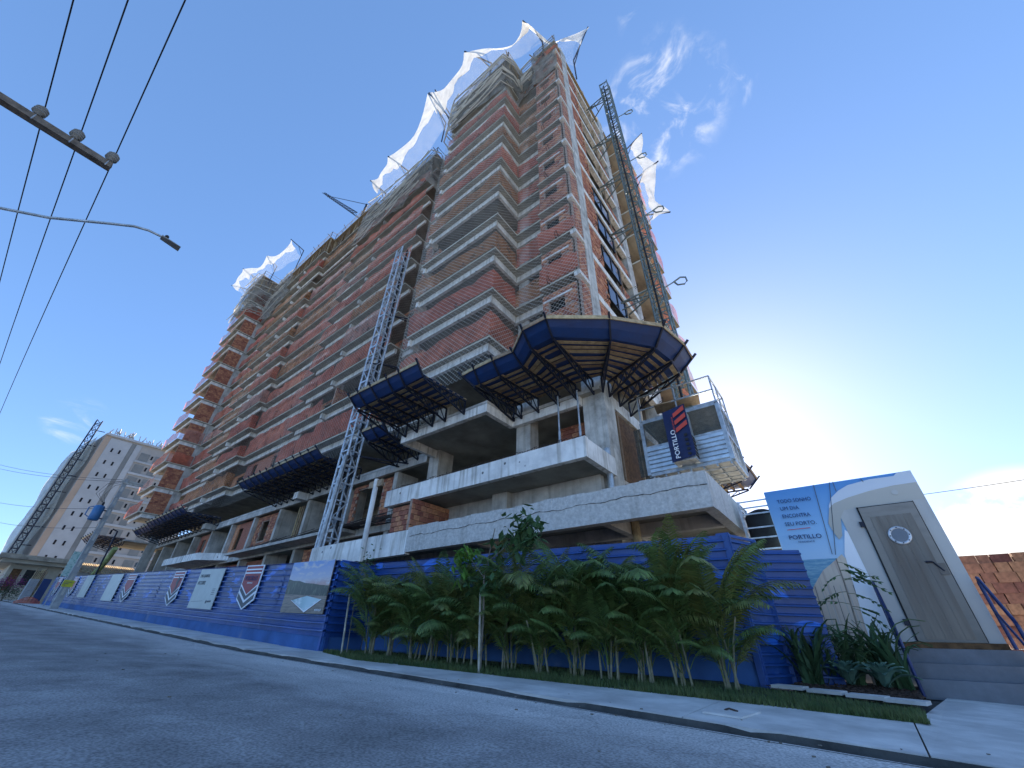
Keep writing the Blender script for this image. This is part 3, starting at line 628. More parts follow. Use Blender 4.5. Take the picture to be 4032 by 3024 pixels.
# white roof nets on cranked poles
def roofnet(lbl, tips, feet, seed, frac=.42, ncol=10):
    t = thing('roof_net', lbl, 'netting', feet[0], 'white catch nets at the roof'); rr = random.Random(seed)
    for i, (a, f) in enumerate(zip(tips, feet)):
        a, f = Vector(a), Vector(f); k = f+Vector((0, 0, 1.6)); pm = MB()
        pm.bar(f-Vector((0, 0, 2.6)), k, .1); pm.bar(k, a, .1); pm.bar(f+Vector((0, 0, .4)), k+(a-k)*.4, .07)
        pm.build('pole', 'steel_dark', t)
    for mat, u0, u1, nm in (('net_white', 0, frac, 'white_net'), ('net_thin', frac, 1.0, 'fine_net')):
        b = MB(); col = 0; R_ = 6
        for i in range(len(tips)-1):
            A, B, F, G = map(Vector, (tips[i], tips[i+1], feet[i], feet[i+1])); span = (B-A).length
            for c in range(ncol+(1 if i == len(tips)-2 else 0)):
                s = c/ncol; sg = span*.22*(1-(2*s-1)**2); fr_ = min(.8, frac*1.3*(.55+.45*abs(2*s-1)**1.2))
                tp = A+(B-A)*s; bt = F+(G-F)*s
                tp = tp+(bt-tp).normalized()*sg*1.1
                edge = .06*math.sin(col*1.7+seed)+.04*math.sin(col*.6)
                for j in range(R_+1):
                    u = fr_*j/R_ if u0 == 0 else fr_+(1-fr_)*j/R_
                    if u0 == 0 and j == R_: u += edge
                    if u0 > 0 and j == 0: u += edge
                    p = tp+(bt-tp)*u; d = Vector((.12*math.sin(col*1.1+j), -.35*math.sin(u*math.pi)+.1*math.sin(col*.9), 0))
                    b.v.append(tuple(p+d))
                col += 1
        k = R_+1; b.f = [(i*k+j, (i+1)*k+j, (i+1)*k+j+1, i*k+j+1) for i in range(col-1) for j in range(R_)]
        b.build(nm, mat, t, smooth=True)
roofnet('white catch net above the corner of the tower, stretched on cranked poles', [(-19.06, 8.3, 49.8), (-12.95, 7.7, 47.6), (-6.67, 8.6, 44.0), (-3.4, 16.4, 58.6)], [(-17.2, 11.4, 43.4), (-10.84, 9.4, 43.3), (-6.1, 10.7, 43.2), (-4.9, 14.2, 44.6)], 1)
roofnet('white catch net sagging over the middle stretch of the roof', [(-29.31, 9.3, 45.1), (-26.73, 9.3, 47.4), (-21.5, 9.3, 55.7), (-19.4, 9.0, 52.6)], [(-28.6, 11.2, 42.6), (-24.6, 11.2, 43.0), (-19.6, 11.4, 47.8), (-17.6, 11.9, 44.5)], 2, frac=.5)
roofnet('white catch net over the far end of the tower roof', [(-73.4, 7.6, 54.6), (-71.47, 7.6, 57.9), (-61.0, 8.5, 54.6), (-54.52, 9.3, 54.7)], [(-66, 9.2, 48.6), (-63.25, 9.3, 49.4), (-58.5, 10, 50), (-52.84, 11.3, 51.0)], 3, frac=.5)
roofnet('white catch net hanging behind the hoist mast at the rear corner', [(-2.4, 24.8, 47.5), (-1.75, 24.5, 40.5), (-2.2, 24.9, 33.0)], [(-4.2, 23.6, 42.6), (-4.0, 23.4, 36.5), (-4.0, 23.2, 30.5)], 4, frac=.6)

# ================================================================== plank canopies
def canopy(lbl, walls, tips, rims, zt=8.9, zb=8.28, zr=9.36, nplank=7, gap=None):
    t = thing('plank_canopy', lbl, 'canopy', (*walls[0], zb), 'debris canopies of planks and blue sheets'); rr = random.Random(len(lbl))
    wv = [Vector((*p, 0)) for p in walls]; tv = [Vector((*p, 0)) for p in tips]; rv = [Vector((*p, 0)) for p in rims]
    Z = lambda v, z: Vector((v.x, v.y, z))
    for a, b, c in zip(wv, tv, rv):
        m = MB(); u = (a-b).normalized()*.02
        m.bar(Z(a, zt), Z(b, zt), .05, .07); m.bar(Z(a, zb), Z(b, zt-.06), .05, .06); m.bar(Z(a, zb-.02), Z(a, zt), .06)
        for k in range(1, 5):
            s0, s1 = k/5, (k-.5)/5
            m.bar(Z(a+(b-a)*s0, zt), Z(a+(b-a)*s0, zb+(zt-.06-zb)*s0), .03); m.bar(Z(a+(b-a)*s0, zt), Z(a+(b-a)*(k-1)/5, zb+(zt-.06-zb)*(k-1)/5), .03)
        ov = (b-a).normalized()*.05; m.bar(Z(b, zt)+ov, Z(c+(c-b)*.18, zr+.10)+ov, .06, .07)
        m.build('truss', 'steel_dark', t)
    for i in range(len(wv)-1):
        if gap is not None and i in gap: continue
        a, b, c, d, e, f = wv[i], wv[i+1], tv[i], tv[i+1], rv[i], rv[i+1]
        if (c-d).length < .05: continue
        # sheets over the planks
        if True:
            m = MB(); P = [Z(a, zt+.1), Z(b, zt+.1), Z(d, zt+.1), Z(c, zt+.1)]
            m.add([p for p in P]+[p+Vector((0, 0, .015)) for p in P], [(0, 1, 2, 3), (7, 6, 5, 4), (0, 4, 5, 1), (1, 5, 6, 2), (2, 6, 7, 3), (3, 7, 4, 0)]); m.build('cover_sheet', 'ply_blue', t)
        m = MB(); n_ = Vector((0, 0, .02)); P = [Z(c, zt+.06), Z(d, zt+.06), Z(d+(f-d)*.55, zt+.06+(zr-zt)*.38), Z(c+(e-c)*.55, zt+.06+(zr-zt)*.38), Z(f, zr), Z(e, zr)]
        m.add(P+[p+n_ for p in P], [(0, 1, 2, 3), (3, 2, 4, 5), (9, 8, 7, 6), (11, 10, 8, 9), (0, 6, 7, 1), (5, 4, 10, 11), (1, 7, 8, 2), (2, 8, 10, 4), (0, 3, 9, 6), (3, 5, 11, 9)]); m.build('flap_sheet', 'ply_blue', t)
        MB().bar(Z(e, zr+.0), Z(f, zr+.0), .03, .14).build('rim_board', 'wood_pale', t)
        for k in range(nplank):
            s = (k+.35)/nplank; w_ = rr.uniform(.11, .17); j = rr.uniform(-.03, .03)
            p, q = a+(c-a)*(s+j), b+(d-b)*(s+j); ex = (q-p)*rr.uniform(.0, .08)
            MB().bar(Z(p-ex, zt+.062+rr.uniform(0, .01)), Z(q+ex, zt+.066), w_, .03).build('plank', 'wood', t)
    return t
canopy('blue sheeted plank canopy below the big corner balcony', [(-x, 9.80) for x in (14.6, 14.0, 13.2, 12.2, 11.4, 10.3)], [(-14.64, 7.56), (-14.0, 7.56), (-13.18, 7.57), (-12.17, 7.58), (-11.42, 7.58), (-10.33, 7.57)], [(-14.7, 7.08), (-14.05, 7.08), (-13.2, 7.1), (-12.15, 7.12), (-11.4, 7.15), (-10.3, 7.16)])
WC = [(-9.0, 11.46), (-8.6, 11.46), (-7.75, 11.46), (-6.8, 11.46), (-6.0, 11.46), (-5.3, 11.5), (-4.95, 11.55), (-4.9, 12.0), (-4.9, 12.9), (-4.9, 13.9)]
TC = [(-9.24, 9.2), (-8.94, 9.22), (-7.95, 9.22), (-6.9, 9.2), (-6.05, 8.6), (-5.16, 8.55), (-3.7, 9.75), (-2.7, 11.0), (-2.5, 12.1), (-2.53, 13.0)]
RC = [(-9.6, 8.78), (-8.85, 8.72), (-7.9, 8.7), (-7.0, 8.74), (-6.0, 8.0), (-5.05, 7.98), (-3.43, 9.2), (-2.2, 10.6), (-1.94, 12.0), (-1.96, 12.95)]
canopy('blue sheeted plank canopy fanning round the corner column of the tower', WC, TC, RC, nplank=8)
canopy('short blue sheeted canopy beside the silver mast', [(-17.4, 12.0), (-16.6, 12.0), (-15.7, 12.0)], [(-17.2, 9.9), (-16.4, 9.92), (-15.6, 9.95)], [(-17.3, 9.45), (-16.45, 9.46), (-15.6, 9.5)], nplank=5)
xs = [-31.2+i*.86 for i in range(13)]
canopy('long dark canopy with blue flap left of the silver mast', [(x, 12.0) for x in xs], [(x-.2, 9.7) for x in xs], [(x-.3, 9.2) for x in xs], nplank=7)
xs = [-57.8+i*1.0 for i in range(17)]
canopy('far dark canopy with blue flap below the brick side wall', [(x, 12.0) for x in xs], [(x-.3, 9.55 if x > -52 else 9.9) for x in xs], [(x-.4, 9.05 if x > -52 else 9.4) for x in xs], nplank=6)
xs = [-66+i*1.1 for i in range(7)]
canopy('farthest dark canopy at the end of the tower', [(x, 9.3) for x in xs], [(x-.3, 7.3) for x in xs], [(x-.4, 6.8) for x in xs], nplank=5, zt=8.6, zb=8.0, zr=9.0)
canopy('small plank canopy behind the hoist cage on the rear side', [(-4.9, 19.5), (-4.9, 21), (-4.9, 22.5)], [(-2.7, 19.6), (-2.6, 21), (-2.6, 22.6)], [(-2.2, 19.6), (-2.1, 21), (-2.1, 22.7)], nplank=6, zt=7.2, zb=6.6, zr=7.7)

# ================================================================== masts and hoist
def mast(t, x0, x1, y0, y1, z0, z1, mat, pr=.045, step=.5, style='x'):
    C4 = [(x0, y0), (x1, y0), (x1, y1), (x0, y1)]
    for x, y in C4: MB().tube([(x, y, z0), (x, y, z1)], pr, 8).build('rail', mat, t)
    b = MB(); z = z0; k = 0
    while z < z1-.01:
        zn = min(z+step, z1)
        for i in range(4):
            p, q = C4[i], C4[(i+1) % 4]
            b.bar((*p, z), (*q, z), pr*1.1)
            if style == 'x' and k % 3 == 0: b.bar((*p, z+.06), (*q, z+.06), pr*1.1)
            if k % 2: b.bar((*p, z), (*q, zn), pr*.8)
            else: b.bar((*q, z), (*p, zn), pr*.8)
        z = zn; k += 1
    stuff(b.build('lattice', mat, t))
hm = thing('hoist_mast', 'dark green lattice hoist mast standing beside the right face of the tower', 'mast', (-3.1, 15.3, 0))
mast(hm, -3.42, -2.78, 15.3, 15.9, 3.6, 40.6, 'hoist_green', .045, .8, 'n')
MB().tube([(-3.1, 15.2, 5), (-3.1, 15.2, 39.6)], .05, 6).build('power_cable', 'cable', hm)
for z in (38.6, 32.3, 26.9, 21.6, 15.9, 10.6):
    b = MB()
    for dy, dz in ((0, 0), (1.1, 0)):
        b.bar((-5.0, 15.5+dy, z), (-3.4, 15.4+dy*.4, z), .065)
        if dy == 0: b.bar((-5.0, 15.5, z-.5), (-3.4, 15.4, z-.5), .05); b.bar((-4.6, 15.5, z), (-4.0, 15.45, z-.5), .045); b.bar((-4.0, 15.45, z-.5), (-3.4, 15.4, z), .045)
    b.bar((-5.0, 15.5, z), (-3.4, 15.84, z), .06); b.bar((-4.2, 15.45, z), (-4.2, 16.2, z), .06)
    b.build('wall_tie', 'hoist_green', hm)
for z in (35.2, 28.7, 22.5, 16.3):
    b = MB().tube([(-2.8, 15.9, z-.3), (-2.3, 16.1, z)], .035, 6)
    b.tube([(-2.3, 16.1, z), (-1.95, 16.2, z+.22), (-1.72, 16.25, z+.12), (-1.7, 16.25, z-.16), (-1.85, 16.22, z-.32), (-2.15, 16.14, z-.26), (-2.25, 16.12, z-.05)], .045, 6)
    b.build('cable_guide', 'hoist_green', hm)
lm = thing('lattice_mast', 'silver lattice mast rising in front of the tower between the balconies', 'mast', (-18, 9.6, 2.9))
mast(lm, -18.75, -18.1, 9.45, 10.1, 2.6, 24.6, 'galv_white', .055, .85)
MB().tube([(-18.35, 10.0, 2.8), (-18.35, 10.0, 24.9)], .07, 6).build('drive_cable', 'cable', lm)
MB().tube([(-18.3, 9.3, 1.0), (-18.05, 9.35, 8.2)], .11, 8).build('leaning_tube', 'galv', lm)
for z in (8.4, 14.3, 18.2):
    b = MB()
    for y, x in ((10.1, -17.2), (10.1, -16.4)): b.tube([(-18.1, y, z), (x, 12.1, z-.15)], .04, 6)
    b.bar((-18.75, 9.45, z), (-18.1, 10.1, z), .07); b.build('wall_tie', 'steel_dark', lm)
MT['cage'] = mk('cage', (.50, .55, .58), .35, .15, 3, .1, 12, metal=.55)
MT['mesh_dark'] = mk('mesh_dark', (.10, .11, .10), .8, .2, 8, alpha=.5)
cg = thing('hoist_cage', 'grey corrugated hoist cage hanging above the rough concrete parapet', 'hoist', (-3, 13, 5.4))
X0, X1, Y0, Y1, ZB, ZT = -4.25, -1.65, 13.0, 14.9, 5.38, 7.35
for x in (X0, X1):
    for y in (Y0, Y1): MB().box(x-.06, x+.06, y-.06, y+.06, ZB, ZT).build('corner_post', 'galv', cg)
b = MB()
for y in (Y0, Y1):
    for z in (ZB, 6.35, ZT): b.box(X0+.06, X1-.06, y-.045, y+.045, z-.05, z+.05)
for x in (X0, X1):
    for z in (ZB, 6.35, ZT): b.box(x-.045, x+.045, Y0+.06, Y1-.06, z-.05, z+.05)
for y in (13.63, 14.26): b.box(X1-.03, X1+.03, y-.03, y+.03, ZB, ZT)
b.build('cage_frame', 'galv', cg)
fl = MB().box(X0, X1, Y0, Y1, ZB-.03, ZB+.03)
for i in range(7): fl.box(X0+.1+i*.4, X0+.15+i*.4, Y0, Y1, ZB-.12, ZB-.031)
for i in range(4): fl.box(X0, X1, Y0+.2+i*.5, Y0+.25+i*.5, ZB-.14, ZB-.121)
fl.build('cage_floor', 'galv', cg)
MB().box(X0-.05, X1+.05, Y0-.05, Y1+.05, ZT+.05, ZT+.09).build('cage_roof', 'galv', cg)
for i in range(6): # corrugated lower cladding, one board each
    z = ZB+.06+i*.15; m = MB()
    m.add([(X0+.06, Y0-.02, z), (X1-.06, Y0-.02, z), (X1-.06, Y0-.06, z+.02), (X0+.06, Y0-.06, z+.02), (X1-.06, Y0-.06, z+.12), (X0+.06, Y0-.06, z+.12), (X1-.06, Y0-.02, z+.148), (X0+.06, Y0-.02, z+.148)], [(0, 1, 2, 3), (3, 2, 4, 5), (5, 4, 6, 7)])
    m.build('side_board', 'cage', cg)
MB().box(X0+.06, X1-.06, Y0-.01, Y0+.0, 6.4, ZT-.05).build('mesh_screen', 'mesh_dark', cg)
MB().box(X0+.06, X1-.06, Y1-.01, Y1, ZB, ZT-.05).build('mesh_screen', 'mesh_dark', cg)
rl = MB()
for x, y in ((X0, Y0), (-2.9, Y0), (X1, Y0), (X1, 13.9), (X1, Y1), (X0, Y1)): rl.bar((x, y, ZT), (x, y, ZT+1.1), .045)
for z in (ZT+.55, ZT+1.1):
    for a, c in (((X0, Y0), (X1, Y0)), ((X1, Y0), (X1, Y1)), ((X1, Y1), (X0, Y1))): rl.bar((*a, z), (*c, z), .045)
rl.build('roof_rail', 'galv', cg)
MB().box(-3.5, -2.5, 13.6, 14.5, ZT+.1, ZT+.5).build('drive_unit', 'hoist_green', cg)
MB().bar((-3.7, 13.2, ZT+.52), (-2.2, 13.5, ZT+.60), .7, .04).build('plank', 'wood', cg)
bx = MB().box(-3.27, -2.57, 12.45, 12.93, 5.46, 7.15).build('control_cabin', 'galv', cg)
lt = MB()
for i in range(6):
    for j in range(3): lt.box(-2.565, -2.555, 12.5+j*.14, 12.6+j*.14, 5.55+i*.13, 5.64+i*.13)
lt.build('vent_slots', 'dark', bx)
MB().box(-4.6, -4.3, 13.05, 13.1, 5.4, 7.2).build('side_gate', 'mesh_dark', cg)
MT['banner'] = mk('banner', (.010, .020, .085), .55, .15, 2, .15, 6)
MT['ink_white'] = mk('ink_white', (.80, .82, .84), .6, .03, 2); MT['ink_red'] = mk('ink_red', (.62, .075, .05), .6, .06, 2); MT['ink_blue'] = mk('ink_blue', (.012, .035, .12), .6, .05, 2)
BN = MB(); bn_c = [(-3.28, 12.42), (-2.53, 12.42)]
for i in range(9):
    x = -3.29+.77*i/8
    for j in range(11): BN.v.append((x, 12.425+.012*math.sin(j*1.3+i*.7)-.006*i, 5.44+1.82*j/10+.01*i))
BN.f = [(i*11+j, (i+1)*11+j, (i+1)*11+j+1, i*11+j+1) for i in range(8) for j in range(10)]
bn = tag(BN.build('banner', 'banner', None, True), 'navy banner with white lettering and red stripes tied to the hoist cage', 'banner')
yb = 12.34
lettering('lettering', 'PORTILLO', (-2.98, yb, 5.52), (0, 0, 1), (-1, 0, 0), .98, .15, 'ink_white', bn, .012)
lettering('lettering', 'RESIDENCE', (-2.97, yb, 6.36), (0, 0, 1), (-1, 0, 0), .60, .045, 'ink_red', bn, .004)
for k in range(3):
    z = 6.38+k*.27; MB().plate([(-2.94, z), (-2.94, z+.14), (-2.56, z+.36), (-2.56, z+.2)], yb-.004, yb+.004).build('stripe', 'ink_red', bn)
for k in range(5): MB().box(-2.74, -2.64, yb-.003, yb+.003, 5.56+k*.16, 5.64+k*.16).build('mark', 'dark', bn)

# ================================================================== blue sheet fences
def blue_mat(name, wave=True):
    m = mk(name, (.017, .068, .25), .36, .16, 1.2, .4, 3.0, spec=.4, spots=(2.2, .60, .78, (.10, .16, .34)))
    t = m.node_tree; nd = t.nodes; L = t.links; b = nd['Principled BSDF']; src = b.inputs['Base Color'].links[0].from_socket
    uv = nd.new('ShaderNodeUVMap'); sp = nd.new('ShaderNodeSeparateXYZ'); L.new(uv.outputs[0], sp.inputs[0])
    # painted lighter waves: two bands of rounded bumps (u = metres along, v = metres up)
    tot = None
    for v0, amp, fr, ph, lo, hi in ((.78, .17, 3.6, 0, .12, 9), (1.30, .17, 3.6, 1.2, .12, 9)):
        s = nd.new('ShaderNodeMath'); s.operation = 'MULTIPLY_ADD'; L.new(sp.outputs[0], s.inputs[0]); s.inputs[1].default_value = fr; s.inputs[2].default_value = ph
        si = nd.new('ShaderNodeMath'); si.operation = 'SINE'; L.new(s.outputs[0], si.inputs[0])
        ma = nd.new('ShaderNodeMath'); ma.operation = 'MULTIPLY_ADD'; L.new(si.outputs[0], ma.inputs[0]); ma.inputs[1].default_value = amp; ma.inputs[2].default_value = v0
        d = nd.new('ShaderNodeMath'); d.operation = 'SUBTRACT'; L.new(sp.outputs[1], d.inputs[0]); L.new(ma.outputs[0], d.inputs[1])
        ab = nd.new('ShaderNodeMath'); ab.operation = 'ABSOLUTE'; L.new(d.outputs[0], ab.inputs[0])
        lt = nd.new('ShaderNodeMath'); lt.operation = 'LESS_THAN'; L.new(ab.outputs[0], lt.inputs[0]); lt.inputs[1].default_value = .085
        if tot is None: tot = lt.outputs[0]
        else:
            mx = nd.new('ShaderNodeMath'); mx.operation = 'MAXIMUM'; L.new(tot, mx.inputs[0]); L.new(lt.outputs[0], mx.inputs[1]); tot = mx.outputs[0]
    n = nd.new('ShaderNodeTexNoise'); n.inputs['Scale'].default_value = 1.1; L.new(uv.outputs[0], n.inputs['Vector'])
    r = nd.new('ShaderNodeMapRange'); r.inputs[1].default_value = .52; r.inputs[2].default_value = .56; L.new(n.outputs[0], r.inputs[0])
    mu = nd.new('ShaderNodeMath'); mu.operation = 'MULTIPLY'; L.new(tot, mu.inputs[0]); L.new(r.outputs[0], mu.inputs[1])
    q = nd.new('ShaderNodeMix'); q.data_type = 'RGBA'; L.new(mu.outputs[0], q.inputs[0]); L.new(src, q.inputs[6]); q.inputs[7].default_value = (.035, .17, .60, 1)
    L.new(q.outputs[2], b.inputs['Base Color'])
    return m
MT['sheet_blue'] = blue_mat('sheet_blue'); MT['wall_blue'] = mk('wall_blue', (.04, .12, .32), .75, .14, 1.5, .2, 20, spots=(1.3, .62, .8, (.16, .20, .30)))
MT['frame_blue'] = mk('frame_blue', (.03, .09, .30), .45, .12, 3)
PRO = []
p_ = 0.0
while p_ < 2.5:
    for dz, dy in ((0, 0), (.094, .004), (.099, .058), (.122, .054)): PRO.append((p_+dz, dy))
    p_ += .142
def sheet_panel(a, b, z0f, h, nrm, u0, jit=0, seed=0, h2=None):
    """horizontally ribbed sheet between plan points a and b; z0f(x) its foot; nrm the side it faces"""
    rr = random.Random(seed); a, b = Vector((*a, 0)), Vector((*b, 0)); L_ = (b-a).length; nv = Vector((*nrm, 0)).normalized(); k = max(2, int(L_/.5)); m = MB(); uvs = []
    pro = [(s, d) for s, d in PRO if s <= h]; pro.append((h, 0)); pro.append((h+.006, -.03)); q = len(pro)
    for i in range(k+1):
        p = a+(b-a)*i/k; w_ = jit*math.sin(i*1.7+seed)
        for s, d in pro:
            v = p+nv*(d+w_*.4*math.sin(s*4+seed)); m.v.append((v.x, v.y, z0f(p.x)+s*(1+((h2 or h)/h-1)*i/k))); uvs.append((u0+L_*i/k, s))
    m.f = [(i*q+j, (i+1)*q+j, (i+1)*q+j+1, i*q+j+1) for i in range(k) for j in range(q-1)]
    me = m.mesh('sheet', 'sheet_blue'); ul = me.uv_layers.new(name='UVMap')
    for lp_ in me.loops: ul.data[lp_.index].uv = uvs[lp_.vertex_index]
    return me
def fence(lbl, pts, base_h, h, facing, top_rise=0, plen=2.6, group=None, zoff=.05):
    t = thing('sheet_fence', lbl, 'fence', (*pts[0], gz(pts[0][0])), group); u = 0
    for a, b in zip(pts, pts[1:]):
        A, B = Vector((*a, 0)), Vector((*b, 0)); L_ = (B-A).length; n = max(1, round(L_/plen)); nv = Vector((*facing, 0)).normalized()
        if base_h:
            m = MB(); k = max(1, int(L_/2))
            for i in range(k+1):
                p = A+(B-A)*i/k; z = gz(p.x); o = p-nv*.0; c = p-nv*.16
                m.v += [(o.x, o.y, z-.1), (o.x, o.y, z+zoff+base_h), (c.x, c.y, z+zoff+base_h), (c.x, c.y, z-.1)]
                if i: j = i*4; m.f += [(j-4, j, j+1, j-3), (j-3, j+1, j+2, j-2), (j-2, j+2, j+3, j-1)]
            m.f += [(0, 1, 2, 3), tuple(k*4+j for j in (3, 2, 1, 0))]
            m.build('base_wall', 'wall_blue', t)
        for i in range(n):
            p, q = A+(B-A)*i/n, A+(B-A)*(i+1)/n; e = (q-p).normalized()*.03
            off = nv*(.012+.006*(i % 2))
            me = sheet_panel((p-e+off).to_2d(), (q+e+off).to_2d(), lambda x: gz(x)+zoff+base_h-.05, h-base_h+.05+top_rise*i/n, facing, u, .02, i*3+len(lbl), h-base_h+.05+top_rise*(i+1)/n); u += (q-p).length
            put('sheet', me, t)
        for i in range(n+1):
            p = A+(B-A)*i/n-nv*.08; MB().box(p.x-.04, p.x+.04, p.y-.04, p.y+.04, gz(p.x), gz(p.x)+h-.05).build('post', 'frame_blue', t)
    return t
FL = [(-47.2, yfence(-47.2)), (-9.42, yfence(-9.42))]
fence('long glossy blue ribbed sheet fence on a blue wall along the pavement', FL, .31, 1.80, (0, -1))
fence('short blue sheet return at the near corner of the long fence', [(-9.40, 5.47), (-9.40, 6.42)], .31, 1.80, (1, 0), plen=1.2)
fence('blue ribbed sheet fence running behind the palms', [(-9.38, 6.44), (-1.62, 8.31)], .38, 1.86, (.2, -1), top_rise=.36, plen=2.6)
PAN = thing('site_gate', 'closed blue ribbed sheet gate leaf beside the palms', 'gate', (-1.5, 8.6, .1))
put('leaf_sheet', sheet_panel((-1.58, 8.33), (-1.27, 9.12), lambda x: .12, 2.16, (1, -.4), 20, .004, 5), PAN)
for q in ((-1.56, 8.30), (-1.255, 9.14)): MB().box(q[0]-.045, q[0]+.045, q[1]-.04, q[1]+.04, .04, 2.34).build('stile', 'frame_blue', PAN)
MB().box(-1.72, -1.50, 8.33, 8.46, .02, 2.36).build('gap_fill_post', 'frame_blue', PAN)  # added filler closing the fence-to-gate gap where bright dots leaked through
MB().bar((-1.58, 8.31, 2.32), (-1.26, 9.13, 2.32), .05).build('top_rail', 'frame_blue', PAN)
fence('dull blue ribbed sheet panel between the gate leaf and the printed booth', [(-1.2, 9.2), (-.62, 9.42)], 0, 2.12, (.35, -1), zoff=.0)
MB  # ---- printed boards on the long fence
def fpoint(x, z, off=.06): return Vector((x, yfence(x)-off-.02, z))
MT['board_grey'] = mk('board_grey', (.46, .49, .45), .45, .06, 2); MT['ink_dark'] = mk('ink_dark', (.10, .11, .12), .6, .05, 2); MT['ink_maroon'] = mk('ink_maroon', (.30, .03, .035), .5, .08, 2)
FX = Vector((1, .0196, 0)).normalized()
def fpoly(name, pts, off, mat, parent, th=.006):
    a = [fpoint(x, z, off) for x, z in pts]; b = [fpoint(x, z, off-th) for x, z in pts]; n = len(a)
    return MB().add(a+b, [tuple(range(n)), tuple(range(n, 2*n))[::-1]]+[(i, n+i, n+(i+1) % n, (i+1) % n) for i in range(n)]).build(name, mat, parent)
def pennant(x0, x1, zt, lbl, cut=False, txt=False, torn=False):
    H_ = 1.14; xm = (x0+x1)/2; w_ = x1-x0; s = -.045
    Zs = lambda x, z: z+s*(x-xm)
    t = thing('pennant_sign', lbl, 'sign', (xm, yfence(xm)-.06, zt-H_), 'pennant boards on the long fence')
    P = lambda l: [(x, Zs(x, z)) for x, z in l]
    fpoly('board', P([(x0, zt), (x0, zt-.87*H_+.1), (xm, zt-H_), (x1, zt-.87*H_+.1), (x1, zt)]), .075, 'ink_white', t, .02)
    e = .05
    fpoly('red_field', P([(x0+e, zt-.03), (x0+e, zt-.50), (xm, zt-.76), (x1-e, zt-.50), (x1-e, zt-.03)]), .081, 'ink_maroon', t)
    for k in (0, 1): fpoly('stripe', P([(x0+e, zt-.10-k*.09), (x0+e, zt-.135-k*.09), (x1-e, zt-.135-k*.09), (x1-e, zt-.10-k*.09)]), .086, 'ink_white', t)
    for za, zb in ((.56, .66), (.74, .86)):
        fpoly('chevron', P([(x0+e, zt-za), (x0+e, zt-zb), (xm, zt-zb-.24), (x1-e, zt-zb), (x1-e, zt-za), (xm, zt-za-.24)]), .083, 'ink_dark', t)
    if txt:
        lettering('lettering', 'PORTILLO', fpoint(x0+.17, zt-.40+.01, .088), FX+Vector((0, 0, s)), (0, 0, 1), w_-.34, .12, 'ink_blue', t, .01)
        lettering('lettering', 'RESIDENCE', fpoint(xm-.17, zt-.48, .088), FX+Vector((0, 0, s)), (0, 0, 1), .34, .035, 'ink_white', t, .004)
    if torn: fpoly('tear', P([(xm+.12, zt-.18), (xm+.3, zt-.26), (xm+.22, zt-.4), (xm+.26, zt-.6), (xm+.1, zt-.7), (xm+.14, zt-.5), (xm+.02, zt-.38)]), .09, 'ink_dark', t)
    return t
pennant(-14.24, -13.12, 2.30, 'dark red pennant board with lettering next to the pool poster', txt=True)
pennant(-20.5, -19.39, 2.52, 'torn red pennant board left of the grey lettered poster', torn=True)
pennant(-26.85, -25.6, 2.78, 'faded red pennant board in the middle of the fence')
pennant(-39.6, -38.3, 3.36, 'small faded pennant board just right of the utility pole'); pennant(-45.1, -43.8, 3.60, 'small faded pennant board just left of the utility pole')
def poster(x0, x1, zt, h, lbl, lines=()):
    s = -.045; xm = (x0+x1)/2; t = thing('poster', lbl, 'poster', (xm, yfence(xm)-.06, zt-h), 'pale posters on the long fence'); Zs = lambda x, z: z+s*(x-xm)
    fpoly('board', [(x0, Zs(x0, zt)), (x0, Zs(x0, zt-h)), (x1, Zs(x1, zt-h)), (x1, Zs(x1, zt))], .075, 'board_grey', t, .02)
    for tx, fx, fz, w_, hh in lines: lettering('lettering', tx, fpoint(x0+fx, Zs(x0+fx, zt-fz), .079), FX+Vector((0, 0, s)), (0, 0, 1), w_, hh, 'ink_dark', t, .004)
    if lines:
        for k in range(4): fpoly('text_line', [(x1-.42, zt-.62-k*.05), (x1-.42, zt-.635-k*.05), (x1-.2, zt-.635-k*.05), (x1-.2, zt-.62-k*.05)], .078, 'ink_dark', t, .002)
        fpoly('text_line', [(x0+.15, zt-.94), (x0+.15, zt-.948), (x1-.9, zt-.948), (x1-.9, zt-.94)], .078, 'ink_dark', t, .002)
        MB().lathe(fpoint(x1-.58, zt-.98, .077), [(.05, 0), (.05, .004)], 12, (0, -1, 0)).build('round_mark', 'ink_dark', t)
        fpoly('text_line', [(x1-.5, zt-.95), (x1-.5, zt-1.0), (x1-.2, zt-1.0), (x1-.2, zt-.95)], .078, 'ink_dark', t, .002)
poster(-17.85, -15.83, 2.40, 1.16, 'pale grey poster with dark lettering between two red pennants', [('2 OU 3 QUARTOS', .12, .27, .82, .11), ('ATE 2 SUITES', .12, .47, .66, .11)])
poster(-30.1, -28.0, 2.95, 1.17, 'pale poster left of the faded middle pennant'); poster(-36.0, -34.15, 3.24, 1.13, 'pale poster second from the utility pole')
